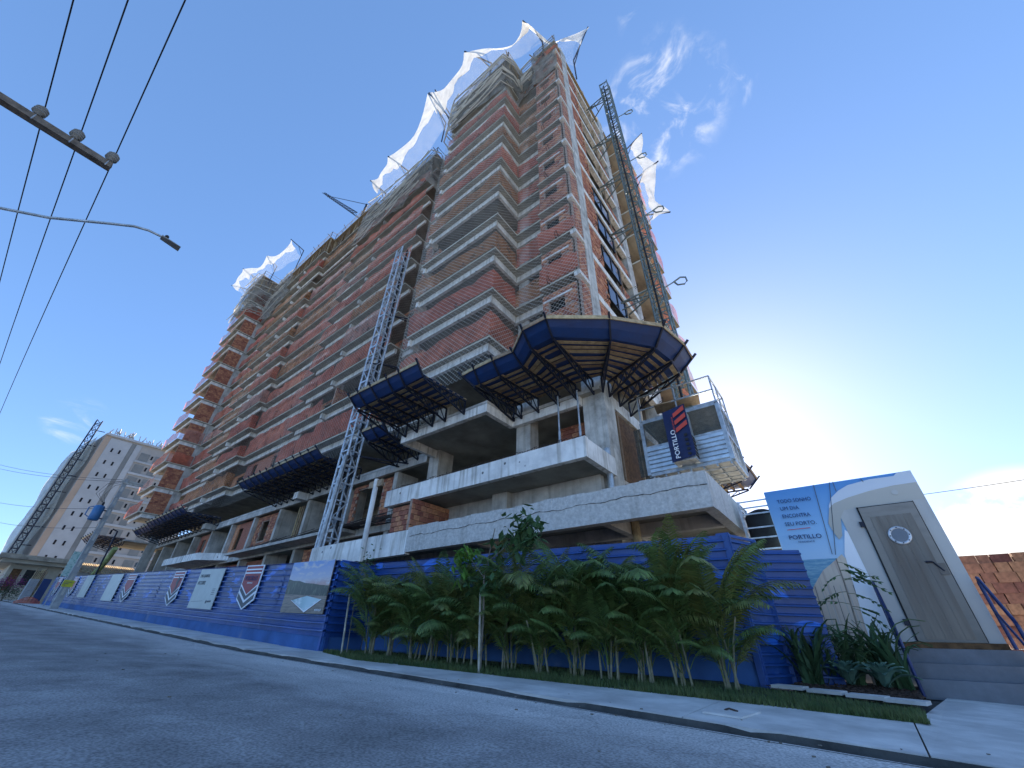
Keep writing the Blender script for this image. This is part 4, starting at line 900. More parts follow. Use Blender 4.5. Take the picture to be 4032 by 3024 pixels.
# pool poster
def print_mat(name, stops, axis=2, z0=0, z1=1, noise=None):
    m = bpy.data.materials.new(name); m.use_nodes = True; t = m.node_tree; nd = t.nodes; L = t.links; b = nd['Principled BSDF']; b.inputs['Roughness'].default_value = .4
    c = nd.new('ShaderNodeTexCoord'); s = nd.new('ShaderNodeSeparateXYZ'); L.new(c.outputs['Object'], s.inputs[0])
    r = nd.new('ShaderNodeMapRange'); L.new(s.outputs[axis], r.inputs[0]); r.inputs[1].default_value = z0; r.inputs[2].default_value = z1
    cr = nd.new('ShaderNodeValToRGB'); L.new(r.outputs[0], cr.inputs[0]); e = cr.color_ramp.elements
    e[0].position, e[0].color = stops[0][0], (*stops[0][1], 1); e[1].position, e[1].color = stops[-1][0], (*stops[-1][1], 1)
    for p, col in stops[1:-1]: q = e.new(p); q.color = (*col, 1)
    o = cr.outputs[0]
    if noise:
        mp = nd.new('ShaderNodeMapping'); mp.inputs['Scale'].default_value = noise[0]; L.new(c.outputs['Object'], mp.inputs[0]); n = nd.new('ShaderNodeTexNoise'); n.inputs['Scale'].default_value = 1; n.inputs['Detail'].default_value = 6; L.new(mp.outputs[0], n.inputs['Vector'])
        r2 = nd.new('ShaderNodeMapRange'); r2.inputs[1].default_value = noise[1]; r2.inputs[2].default_value = noise[2]; L.new(n.outputs[0], r2.inputs[0])
        q = nd.new('ShaderNodeMix'); q.data_type = 'RGBA'; L.new(r2.outputs[0], q.inputs[0]); L.new(o, q.inputs[6]); q.inputs[7].default_value = (*noise[3], 1); o = q.outputs[2]
    L.new(o, b.inputs['Base Color']); MT[name] = m
print_mat('print_sky', [(0, (.50, .32, .28)), (.25, (.45, .45, .52)), (1, (.16, .28, .55))], 2, 1.65, 2.17, ((3, 3, 9), .5, .62, (.55, .52, .52)))
print_mat('print_trees', [(0, (.02, .03, .02)), (1, (.05, .06, .04))], 2, 1.4, 1.75, ((14, 14, 9), .5, .7, (.10, .12, .07)))
print_mat('print_deck', [(0, (.20, .16, .12)), (1, (.26, .20, .15))], 2, 1, 1.4, ((3, 3, 30), .45, .6, (.13, .10, .08)))
print_mat('print_pool', [(0, (.45, .60, .62)), (1, (.08, .24, .24))], 0, -10.2, -11.2, ((4, 4, 8), .5, .7, (.7, .75, .75)))
pp = thing('poster', 'large poster of a swimming pool at dusk at the near end of the fence', 'poster', (-10.5, yfence(-10.5)-.06, 1.0))
s_ = -.03; zz = lambda x, z: z+s_*(x+10.5)
Pq = lambda l: [(x, zz(x, z)) for x, z in l]
fpoly('board', Pq([(-11.45, 2.17), (-11.45, 1.04), (-9.52, 1.04), (-9.52, 2.17)]), .075, 'print_deck', pp, .02)
fpoly('printed_sky', Pq([(-11.45, 2.17), (-11.45, 1.72), (-10.9, 1.70), (-10.2, 1.64), (-9.52, 1.62), (-9.52, 2.17)]), .079, 'print_sky', pp, .003)
fpoly('printed_trees', Pq([(-11.45, 1.78), (-11.45, 1.44), (-10.6, 1.42), (-9.52, 1.40), (-9.52, 1.60), (-9.8, 1.62), (-10.2, 1.66), (-10.6, 1.68), (-10.9, 1.73), (-11.2, 1.74)]), .082, 'print_trees', pp, .003)
fpoly('printed_pool', Pq([(-11.0, 1.31), (-10.3, 1.09), (-9.72, 1.33), (-10.35, 1.40)]), .085, 'print_pool', pp, .003)
fpoly('printed_rim', Pq([(-11.02, 1.31), (-11.06, 1.31), (-10.3, 1.06), (-9.68, 1.33), (-9.72, 1.335), (-10.3, 1.09)]), .086, 'ink_white', pp, .002)
lettering('lettering', 'PORTILLO', fpoint(-9.86, 1.07, .09), FX, (0, 0, 1), .26, .045, 'ink_white', pp, .004)

# ================================================================== printed booth with the boat mural
YB = 10.75
bo = thing('printed_booth', 'flat booth front printed with a white boat, sea and sky', 'booth', (.3, YB, .1))
print_mat('mural_sky', [(0, (.40, .58, .74)), (.45, (.26, .50, .76)), (1, (.08, .28, .60))], 2, 2.1, 3.6); print_mat('mural_sea', [(0, (.16, .34, .44)), (1, (.10, .27, .40))], 2, .5, 2.15, ((6, 6, 40), .45, .65, (.24, .42, .50)))
print_mat('mural_white', [(0, (.66, .70, .72)), (1, (.82, .84, .86))], 2, .6, 2.6); print_mat('mural_wall', [(0, (.40, .39, .36)), (1, (.50, .49, .45))], 2, .6, 3.2, ((2, 2, 1), .45, .75, (.34, .33, .31)))
print_mat('mural_under', [(0, (.42, .40, .34)), (1, (.50, .47, .40))], 2, 2.5, 3.4); print_mat('mural_wood', [(0, (.52, .42, .33)), (1, (.60, .50, .38))], 2, .5, 2.1, ((18, 18, .8), .5, .7, (.44, .33, .26)))
print_mat('mural_roof', [(0, (.66, .70, .74)), (1, (.62, .66, .70))], 2, 3.1, 3.6)
MB().plate([(-.96, 3.635), (-.96, .06), (1.64, .06), (1.64, 3.62)], YB+.004, YB+.12).build('panel', 'mural_sky', bo)
def mural(name, pts, k, mat): return MB().plate(pts, YB-.003*k, YB-.003*k+.0025).build(name, mat, bo)
mural('sea', [(-.955, 2.16), (-.955, .07), (.3, .07), (.3, 2.13)], 1, 'mural_sea')
mural('hull', [(-.85, 1.389), (-.587, 1.709), (-.381, 1.935), (-.217, 2.038), (.019, 2.204), (.089, 2.057), (.25, 1.57), (.25, 1.0), (.25, .08), (-.905, .08), (-.877, 1.15)], 2, 'mural_wood')
for i in range(9): mural('plank_line', [(-.62+i*.085+.16*(i/9), 1.65 - .0*i), (-.61+i*.085+.16*(i/9), 1.65), (-.70+i*.11, .09), (-.712+i*.11, .09)], 3, 'ink_dark' if i % 3 == 0 else 'mural_wall')
mural('bulwark', [(.229, 2.653), (.432, 2.395), (.44, 2.0), (.44, .08), (-.12, .08), (-.06, 1.0), (.015, 1.653), (.067, 2.2)], 4, 'mural_white')
mural('cabin_wall', [(1.637, 3.379), (1.637, .07), (.353, .07), (.353, .586), (.252, 2.895), (.349, 3.022), (.665, 3.209)], 5, 'mural_wall')
mural('roof_soffit', [(1.637, 3.379), (1.286, 3.376), (.883, 3.336), (.5, 3.262), (.235, 3.183), (.138, 3.133), (.01, 2.803), (.036, 2.615), (.077, 2.476), (.152, 2.542), (.252, 2.895), (.349, 3.022), (.594, 3.05), (1.637, 3.06)], 6, 'mural_under')
mural('roof_edge', [(.125, 3.1), (.138, 3.15), (.24, 3.312), (.403, 3.432), (.591, 3.514), (.969, 3.565), (1.358, 3.558), (1.431, 3.618), (1.638, 3.618), (1.629, 3.379), (1.286, 3.376), (.883, 3.336), (.5, 3.262), (.235, 3.183)], 7, 'mural_roof')
for a, c in (((.02, 3.63), (-.129, 2.217)), ((.312, 3.63), (-.08, 2.2)), ((.841, 3.6), (.86, 3.53)), ((.37, 3.63), (.36, 3.42))):
    mural('rigging', [(a[0]-.006, a[1]), (a[0]+.006, a[1]), (c[0]+.006, c[1]), (c[0]-.006, c[1])], 8, 'ink_dark')
yl = YB-.034
for tx, x0, x1, z, h in (('TODO SONHO', -.752, -.122, 3.335, .078), ('UM DIA', -.742, -.391, 3.175, .078), ('ENCONTRA', -.748, -.235, 3.01, .078), ('SEU PORTO.', -.753, -.186, 2.84, .078), ('PORTILLO', -.762, -.186, 2.56, .085), ('RESIDENCE', -.621, -.335, 2.485, .03)):
    lettering('lettering', tx, (x0, yl, z), (1, 0, -.04), (0, 0, 1), x1-x0, h, 'ink_blue', bo, .008 if tx == 'PORTILLO' else 0.0)
MB().box(-.75, -.324, yl, yl+.003, 2.752, 2.764).build('rule', 'ink_red', bo)
MB().lathe((1.25, YB-.024, 3.24), [(.05, 0), (.05, .006)], 16, (0, -1, 0)).build('printed_lamp', 'mural_wall', bo)
print_mat('door_wood', [(0, (.19, .155, .115)), (.5, (.125, .112, .092)), (1, (.22, .195, .155))], 2, .75, 3.0, ((7, 7, .7), .42, .7, (.11, .085, .06)))
print_mat('door_frame', [(0, (.155, .14, .115)), (1, (.25, .23, .195))], 2, .75, 3.0, ((3, 3, 9), .45, .7, (.20, .18, .15)))
dd = thing('booth_door', 'weathered brown plank door with a round porthole in the boat booth', 'door', (1, YB, .74))
MB().box(.585, 1.425, YB-.075, YB-.03, .742, 3.016).build('door_leaf', 'door_frame', dd)
for i in range(5): MB().box(.70+i*.124, .70+(i+1)*.124-.004, YB-.082, YB-.0755, .78, 2.82).build('plank', 'door_wood', dd)
MB().box(.715, 1.30, YB-.085, YB-.0825, 1.98, 2.02).build('cross_rail', 'door_wood', dd)
MT['shadow_gap'] = MT['dark']
for a in ((.56, .585, .74, 3.04), (1.425, 1.44, .74, 3.04)): MB().box(a[0], a[1], YB-.05, YB-.028, a[2], a[3]).build('door_gap', 'dark', dd)
MB().box(.56, 1.44, YB-.05, YB-.028, 3.0165, 3.035).build('door_gap', 'dark', dd)
ph = MB().lathe((1.007, YB-.083, 2.44), [(.165, 0), (.165, .018), (.15, .028), (.125, .028), (.118, .012)], 32, (0, -1, 0)).build('porthole_ring', 'galv_white', dd, True)
MT['frost'] = mk('frost', (.13, .15, .18), .3, .1, 3, spec=.6)
MB().lathe((1.007, YB-.084, 2.44), [(.116, 0), (.116, .02)], 28, (0, -1, 0)).build('porthole_glass', 'frost', ph)
for k in range(8):
    a = k*math.pi/4; MB().lathe((1.007+.138*math.cos(a), YB-.110, 2.44+.138*math.sin(a)), [(.011, 0), (.011, .008)], 8, (0, -1, 0)).build('rivet', 'steel_dark', ph)
for z in (2.71, 1.03): MB().box(.50, .575, YB-.06, YB-.03, z-.05, z+.05).build('hinge', 'steel_dark', dd)
MB().tube([(1.17, YB-.12, 1.96), (1.25, YB-.12, 1.955), (1.27, YB-.10, 1.95), (1.36, YB-.09, 1.80)], .014, 8).build('handle', 'steel_dark', dd)
MB().box(1.30, 1.41, YB-.092, YB-.083, 1.74, 1.93).build('lock_plate', 'door_wood', dd)
# ---- steps with blue handrails
stp = thing('entrance_steps', 'grey painted concrete steps up to the booth door', 'steps', (1, 10, .03))
for i in range(3):
    MB().box(.33, 1.72, 9.9+.28*i, YB+.1, .0 if i == 0 else .05+.2*i+.001, .05+.2*(i+1)).build('step', 'step_paint', stp)
MB().box(.345, 1.64, YB-.07, YB-.026, .652, .735).build('sill', 'rusty', stp)
MT['rail_blue'] = mk('rail_blue', (.02, .035, .12), .35, .15, 5, metal=.3)
for x, lb in ((.31, 'left'), (1.69, 'right')):
    r_ = thing('handrail', 'dark blue tube handrail on the ' + ('plant side' if lb == 'left' else 'brick stack side') + ' of the booth steps', 'handrail', (x, 9.9, .05), 'handrails of the booth steps')
    MB().tube([(x, 9.72, .04), (x, 9.72, .95), (x, 9.8, 1.05), (x, 10.5, 1.62), (x, 10.56, 1.66), (x, 10.62, 1.6), (x, 10.62, .66)], .026, 10).build('rail', 'rail_blue', r_)
    MB().tube([(x, 9.72, .55), (x, 10.62, 1.18)], .018, 8).build('middle_rail', 'rail_blue', r_)
# ---- stack of hollow bricks beyond the booth
bs = thing('brick_stack', 'tall stack of new red hollow bricks at the right edge beyond the booth', 'bricks', (3.2, 13.1, 0))
hb = MB().box(-.145, .145, -.1, .1, -.092, .092)
for i in range(3):
    for j in range(2): hb.box(-.12+i*.085, -.05+i*.085, -.1005, -.1, -.07+j*.075, -.01+j*.075)
hbm = MB().box(-.145, .145, -.1, .1, -.092, .092).mesh('brick', 'brick_old'); hb2 = MB().box(-.095, .095, -.1, .1, -.092, .092).mesh('brick', 'brick_old')
for d_ in range(2):
    for r_ in range(12 if d_ == 0 else 13):
        x = 1.95+RN.uniform(-.03, .03)
        while x < 5.0:
            me, w_ = (hbm, .30) if RN.random() < .6 else (hb2, .20)
            put('brick', me, bs, (x+w_/2, 13.0+.22*d_+RN.uniform(-.03, .03)+.008*r_, .02+.186*r_), (0, 0, RN.uniform(-.05, .05)))
            x += w_+RN.uniform(.0, .01)
# ---- water tank in a railed frame behind the gate
tk = thing('water_tank', 'black water tank inside a white railed frame behind the gate', 'tank', (-1.3, 11.3, 0))
MB().lathe((-1.25, 11.7, 2.55), [(.34, 0), (.38, .15), (.38, .75), (.33, .85), (.15, .93)], 20).build('tank_body', 'dark', tk, True)
fr = MB()
for x in (-1.62, -.98):
    for y in (11.2, 12.1): fr.bar((x, y, .0), (x, y, 3.62), .05)
for z in (2.5, 2.75, 2.98, 3.3, 3.45, 3.6):
    fr.bar((-1.62, 11.2, z), (-.98, 11.2, z), .03); fr.bar((-.98, 11.2, z), (-.98, 12.1, z), .03); fr.bar((-1.62, 11.2, z), (-1.62, 12.1, z), .03)
fr.build('railed_frame', 'galv_white', tk)

# ================================================================== planting
def leafmat(name, c1, c2, tr=.3): MT[name] = mk(name, c1, .5, .2, 3, col2=c2, isl=.3, transl=tr, spec=.35)
leafmat('palm_leaf', (.19, .26, .075), (.095, .155, .05)); leafmat('palm_leaf_warm', (.24, .25, .07), (.11, .14, .045)); leafmat('leaf', (.10, .175, .065), (.05, .10, .04)); leafmat('leaf_lime', (.22, .38, .06), (.12, .24, .05), .45)
leafmat('strap', (.085, .145, .06), (.045, .085, .04), .2); leafmat('agave', (.16, .27, .20), (.10, .19, .14), .15); leafmat('grass', (.17, .19, .065), (.06, .11, .035), .3)
MT['cane'] = mk('cane', (.36, .31, .21), .7, .25, 8, col2=(.13, .14, .06)); MT['stake'] = mk('stake', (.46, .42, .33), .8, .2, 8); MT['bark'] = mk('bark', (.22, .19, .15), .9, .25, 9); MT['mulch'] = mk('mulch', (.075, .045, .03), .95, .4, 9, .9, 25)
# lawn: soil-green sheet and blades
bk = lambda x: 6.44+(x+9.38)*(8.31-6.44)/7.76
gb = MB(); gx = [-9.15+i*.3 for i in range(32)]
for i, x in enumerate(gx):
    x = min(x, .16); yb_ = bk(x) if x < -1.7 else 7.9-.25*(x+1.7)
    gb.v += [(x, gf(x), gz(x)+.045), (x, yb_, gz(x)+.08)]
    if i: gb.f.append((2*i-2, 2*i, 2*i+1, 2*i-1))
lawn = struct(gb.build('lawn', mk('lawn_soil', (.05, .07, .03), .95, .3, 6)))
bl = MB(); rr = random.Random(4); cnt = 0
while cnt < 26000:
    x = rr.uniform(-9.1, .16); y0 = gf(x); y1 = bk(x) if x < -1.7 else 7.75-.25*(x+1.7); y = y0-.05+(y1-y0)*rr.random()**1.6
    if math.sin(x*3.1+y*2.3)+math.sin(x*7.7-y*5.1) < -.9 and rr.random() < .7: continue
    if y > y0+1.7: continue
    a = rr.uniform(0, 6.28); h = rr.uniform(.03, .085); w_ = .006; z = gz(x)+.05; lx, ly = rr.uniform(-.03, .03), rr.uniform(-.03, .03)
    bl.add([(x-w_*math.cos(a), y-w_*math.sin(a), z), (x+w_*math.cos(a), y+w_*math.sin(a), z), (x+lx, y+ly, z+h)], [(0, 1, 2)]); cnt += 1
gr_ = bl.build('grass', 'grass'); tag(gr_, 'short green grass strip between the pavement and the palms', 'grass', None, 'stuff')
# planting bed, pale slabs in front of it
struct(MB().add([(-1.5, 7.86, gz(-1.5)+.11), (.22, 7.40, gz(.2)+.095), (.32, 10.7, .11), (-1.2, 10.7, .12), (-1.25, 9.1, .12)], [(0, 1, 2, 3, 4)]).build('planting_bed', 'mulch'))
for i, x in enumerate((-1.15, -.72, -.3, .06)):
    c = MB(); y = 7.86-.25*(x+1.5); c.obox((x, y+.03, gz(x)+.125), (.19, -.055, 0), (.03, .13, 0), (0, 0, .018)); tag(c.build('edging_slab', 'pavement'), 'flat pale slab edging the planting bed, ' + ('nearest the palms', 'second from the palms', 'third from the palms', 'nearest the steps')[i], 'slab', 'pale slabs along the bed')
mu = MB()
for k in range(900):
    x = rr.uniform(-1.2, .25); y = rr.uniform(8.0, 10.0); z = gz(x)+.115; s = rr.uniform(.008, .025); a = rr.uniform(0, 3)
    mu.obox((x, y, z+s*.3), (s*math.cos(a), s*math.sin(a), 0), (-s*.5*math.sin(a), s*.5*math.cos(a), 0), (0, 0, s*.3))
tag(mu.build('bark_chips', 'mulch'), 'dark bark chips scattered over the planting bed', 'mulch', None, 'stuff')
def frond(seed, L_=1.25, a0=78, a1=-25, nl=22, ll=.36, mat='palm_leaf'):
    r = random.Random(seed); m = MB(); P = Vector((0, 0, 0)); pts = [P.copy()]; n = 16; bare = .24
    for i in range(n):
        t = (i+.5)/n; a = rad(a0+(a1-a0)*t**1.5); P = P+Vector((math.cos(a), 0, math.sin(a)))*L_/n; pts.append(P.copy())
    m.tube(pts, .010, 4, .002)
    for k in range(nl):
        t = bare+(1-bare)*k/(nl-1); f = t*n; i = min(n-1, int(f)); p = pts[i].lerp(pts[i+1], f-i); d = (pts[i+1]-pts[i]).normalized()
        prof = math.sin(math.pi*min(1, .16+.84*(t-bare)/(1-bare))**.75)*.85+.2; ln = ll*prof*r.uniform(.88, 1.1)
        for s in (-1, 1):
            side = Vector((0, s, 0)); upv = side.cross(d)*s
            dr = (d*.62+side*.70+upv*.30).normalized(); q = p+dr*ln*.55; e = q+(dr*.8+Vector((0, 0, -.55+r.uniform(-.15, .15)))).normalized()*ln*.45
            w_ = .016; wv = dr.cross(upv).normalized()*w_
            m.add([p-wv*.5, p+wv*.5, q+wv, q-wv, e], [(0, 1, 2, 3), (3, 2, 4)])
    return m.mesh('frond', mat)
FR = [frond(i, RN.uniform(1.25, 1.6), RN.uniform(78, 88), (RN.uniform(15, 55) if i % 2 else RN.uniform(-35, 10)), 26+i % 4, RN.uniform(.34, .46), 'palm_leaf' if i % 3 else 'palm_leaf_warm') for i in range(11)]
cane_me = [MB().tube([(0, 0, 0), (.02*i, 0, .3), (.05*i, .01, .62), (.10*i, .02, .95)], .017, 6, .011).mesh('cane', 'cane') for i in range(-1, 3)]
PL = [(-8.1, 5.72), (-7.7, 5.95), (-6.96, 5.86), (-6.5, 6.02), (-6.0, 6.08), (-5.45, 6.1), (-4.92, 6.25), (-4.3, 6.34), (-3.8, 6.52), (-3.3, 6.66), (-2.8, 6.78), (-2.26, 6.9), (-1.80, 7.15)]
for i, (x, y) in enumerate(PL):
    r = random.Random(50+i); z = gz(x)+.09; sc_ = .86+.02*i+r.choice((-.12, -.02, .04, .10, .16))
    lbl = 'feathery palm clump by the blue fence, ' + (ORD[i]+' from the fence corner' if i < 12 else 'the one next to the gate leaf')
    t = thing('palm_clump', lbl, 'palm', (x, y, z), 'row of palm clumps in front of the blue fence')
    for k in range(r.randrange(5, 8)):
        a = r.uniform(0, 6.28); rd = r.uniform(.02, .17); put('cane', cane_me[k % 4], t, (x+rd*math.cos(a), y+rd*math.sin(a), z-.02), (r.uniform(-.12, .12), r.uniform(-.12, .12), a), (1, 1, sc_*r.uniform(.55, 1.05)))
    for k in range(30):
        a = k*2.4+r.uniform(-.4, .4); hi = r.random(); zz_ = z+(.12+.62*hi)*sc_ if k > 7 else z+r.uniform(.02, .2)
        rad_ = r.uniform(.0, .12); tilt = r.uniform(-.05, .45)*(1 if k < 16 else .3)
        put('frond', FR[r.randrange(11)], t, (x+rad_*math.cos(a), y+rad_*math.sin(a), zz_), (0, tilt, a), [sc_*(r.uniform(.7, .98) if k > 7 else r.uniform(.42, .7))]*3)
    o = t
def leaves(n, cen, spread, size, seed, droop=.5):
    r = random.Random(seed); m = MB()
    for _ in range(n):
        c = Vector(cen)+Vector((r.gauss(0, spread[0]), r.gauss(0, spread[1]), r.gauss(0, spread[2]))); a = r.uniform(0, 6.28); d = Vector((math.cos(a), math.sin(a), r.uniform(-droop*2, .3))).normalized(); s = d.cross(Vector((0, 0, 1))).normalized(); L_ = size*r.uniform(.7, 1.2); up_ = s.cross(d)
        m.add([c, c+d*L_*.4+s*L_*.24-up_*.01, c+d*L_, c+d*L_*.4-s*L_*.24-up_*.01, c+d*L_*.45+up_*.012], [(0, 1, 4), (1, 2, 4), (2, 3, 4), (3, 0, 4)])
    return m
# two staked saplings
z1, z2 = gz(-8.4)+.09, gz(-4.93)+.09
s1 = thing('sapling', 'thin sparse sapling climbing in front of the fence corner', 'tree', (-8.36, 5.42, z1))
MB().tube([(-8.36, 5.42, z1), (-8.44, 5.42, 1.1), (-8.46, 5.42, 1.7), (-8.3, 5.44, 2.2)], .012, 6, .005).build('trunk', 'bark', s1)
MB().tube([(-8.46, 5.42, 1.5), (-8.2, 5.42, 1.85), (-7.95, 5.42, 1.75)], .006, 5, .003).build('branch', 'bark', s1)
lf = leaves(26, (-8.36, 5.42, 2.05), (.12, .08, .16), .09, 1); l2 = leaves(34, (-7.98, 5.42, 1.78), (.1, .08, .2), .09, 2); lf.add(l2.v, l2.f); stuff(lf.build('leaves', 'leaf', s1))
tag(MB().tube([(-8.36, 5.31, z1-.05), (-8.52, 5.31, 1.39)], .018, 7).build('stake', 'stake'), 'pale wooden stake leaning at the fence corner sapling', 'stake', 'sapling stakes')
s2 = thing('sapling', 'young tree with a bright lime leaf cluster rising over the palms', 'tree', (-4.95, 5.58, z2))
MB().tube([(-4.95, 5.58, z2), (-4.93, 5.57, 1.0), (-4.96, 5.57, 1.5), (-4.86, 5.57, 1.9), (-4.75, 5.56, 2.3)], .022, 7, .008).build('trunk', 'bark', s2)
MB().tube([(-4.9, 5.57, 1.75), (-4.4, 5.55, 2.0), (-4.0, 5.54, 2.3)], .012, 6, .005).build('branch', 'bark', s2); MB().tube([(-4.94, 5.57, 1.5), (-5.2, 5.55, 1.75), (-5.42, 5.54, 2.0)], .010, 6, .004).build('branch', 'bark', s2)
lf = leaves(130, (-4.05, 5.54, 2.2), (.15, .12, .16), .21, 3, .9)
for c, s_, n_ in (((-4.45, 5.55, 1.95), (.2, .15, .15), 40), ((-4.75, 5.55, 1.65), (.22, .16, .22), 45), ((-5.2, 5.5, 1.5), (.16, .12, .12), 18)): l2 = leaves(n_, c, s_, .2, n_, .9); lf.add(l2.v, l2.f)
stuff(lf.build('leaves', 'leaf', s2)); l3 = leaves(70, (-5.42, 5.52, 1.83), (.09, .09, .13), .22, 9, 1.2); q_ = stuff(l3.build('young_leaves', 'leaf_lime', s2)); q_['label'] = 'bright lime drooping young leaves'
tag(MB().tube([(-4.90, 5.50, z2-.05), (-4.96, 5.50, 1.34)], .018, 7).build('stake', 'stake'), 'pale wooden stake tied to the lime leaved young tree', 'stake', 'sapling stakes')
# slender tree with feathered leaves in the bed
s3 = thing('sapling', 'slender sapling with feathered dark leaves in front of the boat print', 'tree', (-.24, 9.9, .11))
stem = [(-.24, 9.9, .11), (-.2, 9.9, .6), (-.15, 9.9, 1.1), (-.11, 9.9, 1.6), (-.09, 9.9, 2.02)]
MB().tube(stem, .02, 7, .007).build('trunk', 'bark', s3); r = random.Random(6); lf = MB()
for k in range(13):
    z = r.uniform(.95, 2.05); a = r.choice((0, math.pi))+r.uniform(-.7, .7); p = Vector((-.15+.06*(z-1), 9.9, z)); L_ = r.uniform(.28, .62); d = Vector((math.cos(a), .7*math.sin(a), r.uniform(-.2, .5))).normalized(); dr_ = r.uniform(.2, .6)
    at = lambda t: p+d*L_*t+Vector((0, 0, -dr_*t*t*L_))
    lf.tube([at(t/5) for t in range(6)], .004, 4); s = d.cross(Vector((0, 0, 1))).normalized(); nj = r.randrange(5, 9)
    for j in range(nj):
        t = .3+.7*j/(nj-1); q = at(t)
        for sg in (-1, 1):
            e = (s*sg*.75+d*r.uniform(.4, .9)+Vector((0, 0, r.uniform(-.9, -.2)))).normalized(); ln = r.uniform(.08, .12); w_ = d.cross(e).cross(e).normalized()*.02
            lf.add([q, q+e*ln*.45+w_, q+e*ln, q+e*ln*.45-w_], [(0, 1, 2, 3)])
stuff(lf.build('leaves', 'leaf', s3))
# strap-leaved clumps and agaves
def strap_leaf(seed):
    r = random.Random(seed); m = MB(); L_ = r.uniform(.62, .95); bend = r.uniform(30, 135); a0 = r.uniform(78, 88); P = Vector(); n = 7; w0 = .026
    for i in range(n+1):
        t = i/n; w_ = w0*(1-.85*t**2.5); m.v += [(P.x, -w_, P.z), (P.x, 0, P.z-.008), (P.x, w_, P.z)]; a = rad(a0-bend*t**1.8); P = P+Vector((math.cos(a), 0, math.sin(a)))*L_/n
        if i: k = i*3; m.f += [(k-3, k, k+1, k-2), (k-2, k+1, k+2, k-1)]
    return m.mesh('blade', 'strap')
SL = [strap_leaf(i) for i in range(8)]
for i, (x, y) in enumerate([(-.98, 9.0), (-.80, 9.45), (-.45, 9.75), (-.12, 10.05), (.1, 9.75)]):
    r = random.Random(80+i); t = thing('strap_plant', 'dark strap leaved plant in the bed, ' + ('next to the gate', 'second from the gate', 'third from the gate', 'behind the right agave', 'beside the steps')[i], 'plant', (x, y, .115), 'strap leaved plants in the bed')
    for k in range(36): put('blade', SL[r.randrange(8)], t, (x+r.uniform(-.12, .12), y+r.uniform(-.12, .12), .11), (0, r.uniform(-.2, .4), r.uniform(0, 6.28)), [r.uniform(1.0, 1.5)]*3)
def agave_leaf():
    m = MB(); n = 6
    for i in range(n+1):
        t = i/n; w_ = .055*math.sin(math.pi*(.25+.72*t))**.8*(1 if t < .97 else .1); x = .34*t; z = .10*math.sin(t*2.6); m.v += [(x, -w_, z+.012), (x, 0, z-.006), (x, w_, z+.012)]
        if i: k = i*3; m.f += [(k-3, k, k+1, k-2), (k-2, k+1, k+2, k-1)]
    return m.mesh('leaf_blade', 'agave')
AL = agave_leaf()
for (x, y, lb) in ((-.50, 9.2, 'left'), (-.08, 9.1, 'right')):
    t = thing('agave', f'pale green agave rosette at the front of the bed, the {lb} one', 'plant', (x, y, .12), 'agave rosettes in the bed')
    for k in range(22):
        u = k/22; put('leaf_blade', AL, t, (x, y, .16), (0, -rad(5+70*u), k*2.4), [1.3-.45*u]*3)

# litter along the gutter and on the road
lt_ = MB(); rr = random.Random(77)
for k in range(90):
    x = -11+12*rr.random(); y = ygut(x)+rr.gauss(.05, .35) if k % 3 else rr.uniform(1.5, 4.4)
    if y > ygut(x)+.19: z = gz(x)+.034
    elif y > ygut(x)-.08: z = gz(x)-.01
    else: z = gz(x)+.004
    a = rr.uniform(0, 6.28); s_ = rr.uniform(.004, .014); lt_.obox((x, y, z+s_*.25), (s_*math.cos(a), s_*math.sin(a), 0), (-s_*.6*math.sin(a), s_*.6*math.cos(a), 0), (0, 0, s_*.3))
tag(lt_.build('grit', 'bark'), 'small stones and dry leaf scraps along the gutter', 'grit', None, 'stuff')
MT['lb_white'] = mk('lb_white', (.40, .40, .40), .85, .08, .3); MT['lb_grey'] = mk('lb_grey', (.21, .21, .20), .85, .1, .5); MT['lb_peach'] = mk('lb_peach', (.42, .31, .23), .85, .06, .4); MT['lb_beige'] = mk('lb_beige', (.36, .33, .30), .85, .06, .4)

# ================================================================== poles, wires, lamp
def wire(name, a, b, sag, lbl, r=.014, grp=None, parent=None):
    a, b = Vector(a), Vector(b); pts = [a+(b-a)*t/14+Vector((0, 0, -sag*4*(t/14)*(1-t/14))) for t in range(15)]
    return tag(MB().tube(pts, r, 5).build(name, 'cable'), lbl, 'wire', grp)
MT['pole_c'] = mk('pole_c', (.36, .36, .35), .9, .15, 3, .2, 20)
np_ = thing('utility_pole', 'near street pole at the left edge with a crossarm and three insulators', 'pole', (-9.5, -3.75, .28))
MB().box(-9.68, -9.32, -3.93, -3.57, -.2, 8.9).build('shaft', 'pole_c', np_)
MB().box(-9.60, -9.44, -3.72, -1.80, 8.72, 8.86).build('crossarm', MT.setdefault('old_wood', mk('old_wood', (.16, .135, .11), .9, .25, 6)), np_)
for y in (-2.95, -2.42, -1.87):
    i_ = MB().lathe((-9.44, y, 8.86), [(.03, 0), (.06, .02), (.045, .05), (.10, .06), (.10, .085), (.05, .10), (.10, .11), (.10, .135), (.05, .15), (.095, .16), (.095, .185), (.04, .20), (.06, .23), (.03, .25)], 14).build('insulator', 'lb_grey', np_, True)
    MB().tube([(-9.44, y, 8.7), (-9.44, y, 8.88)], .012, 6).build('pin', 'galv', i_)
for k, y in enumerate((-2.95, -2.42, -1.87)):
    lb = ('leftmost', 'middle', 'rightmost')[k]
    o = wire('power_line', (-9.44, y, 9.1), (-66, y-1.4, 13.4), .5, f'{lb} of the three dark power lines on the near crossarm', .011, 'power lines on the near crossarm')
    c = MB().tube([(-9.44, y, 9.1), (30, y+.8, 7.9)], .011, 5).build('wire_span', 'cable', o)
la = thing('street_lamp', 'long curved street lamp arm reaching in from the left edge', 'lamp', (-10.2, -3.6, .3))
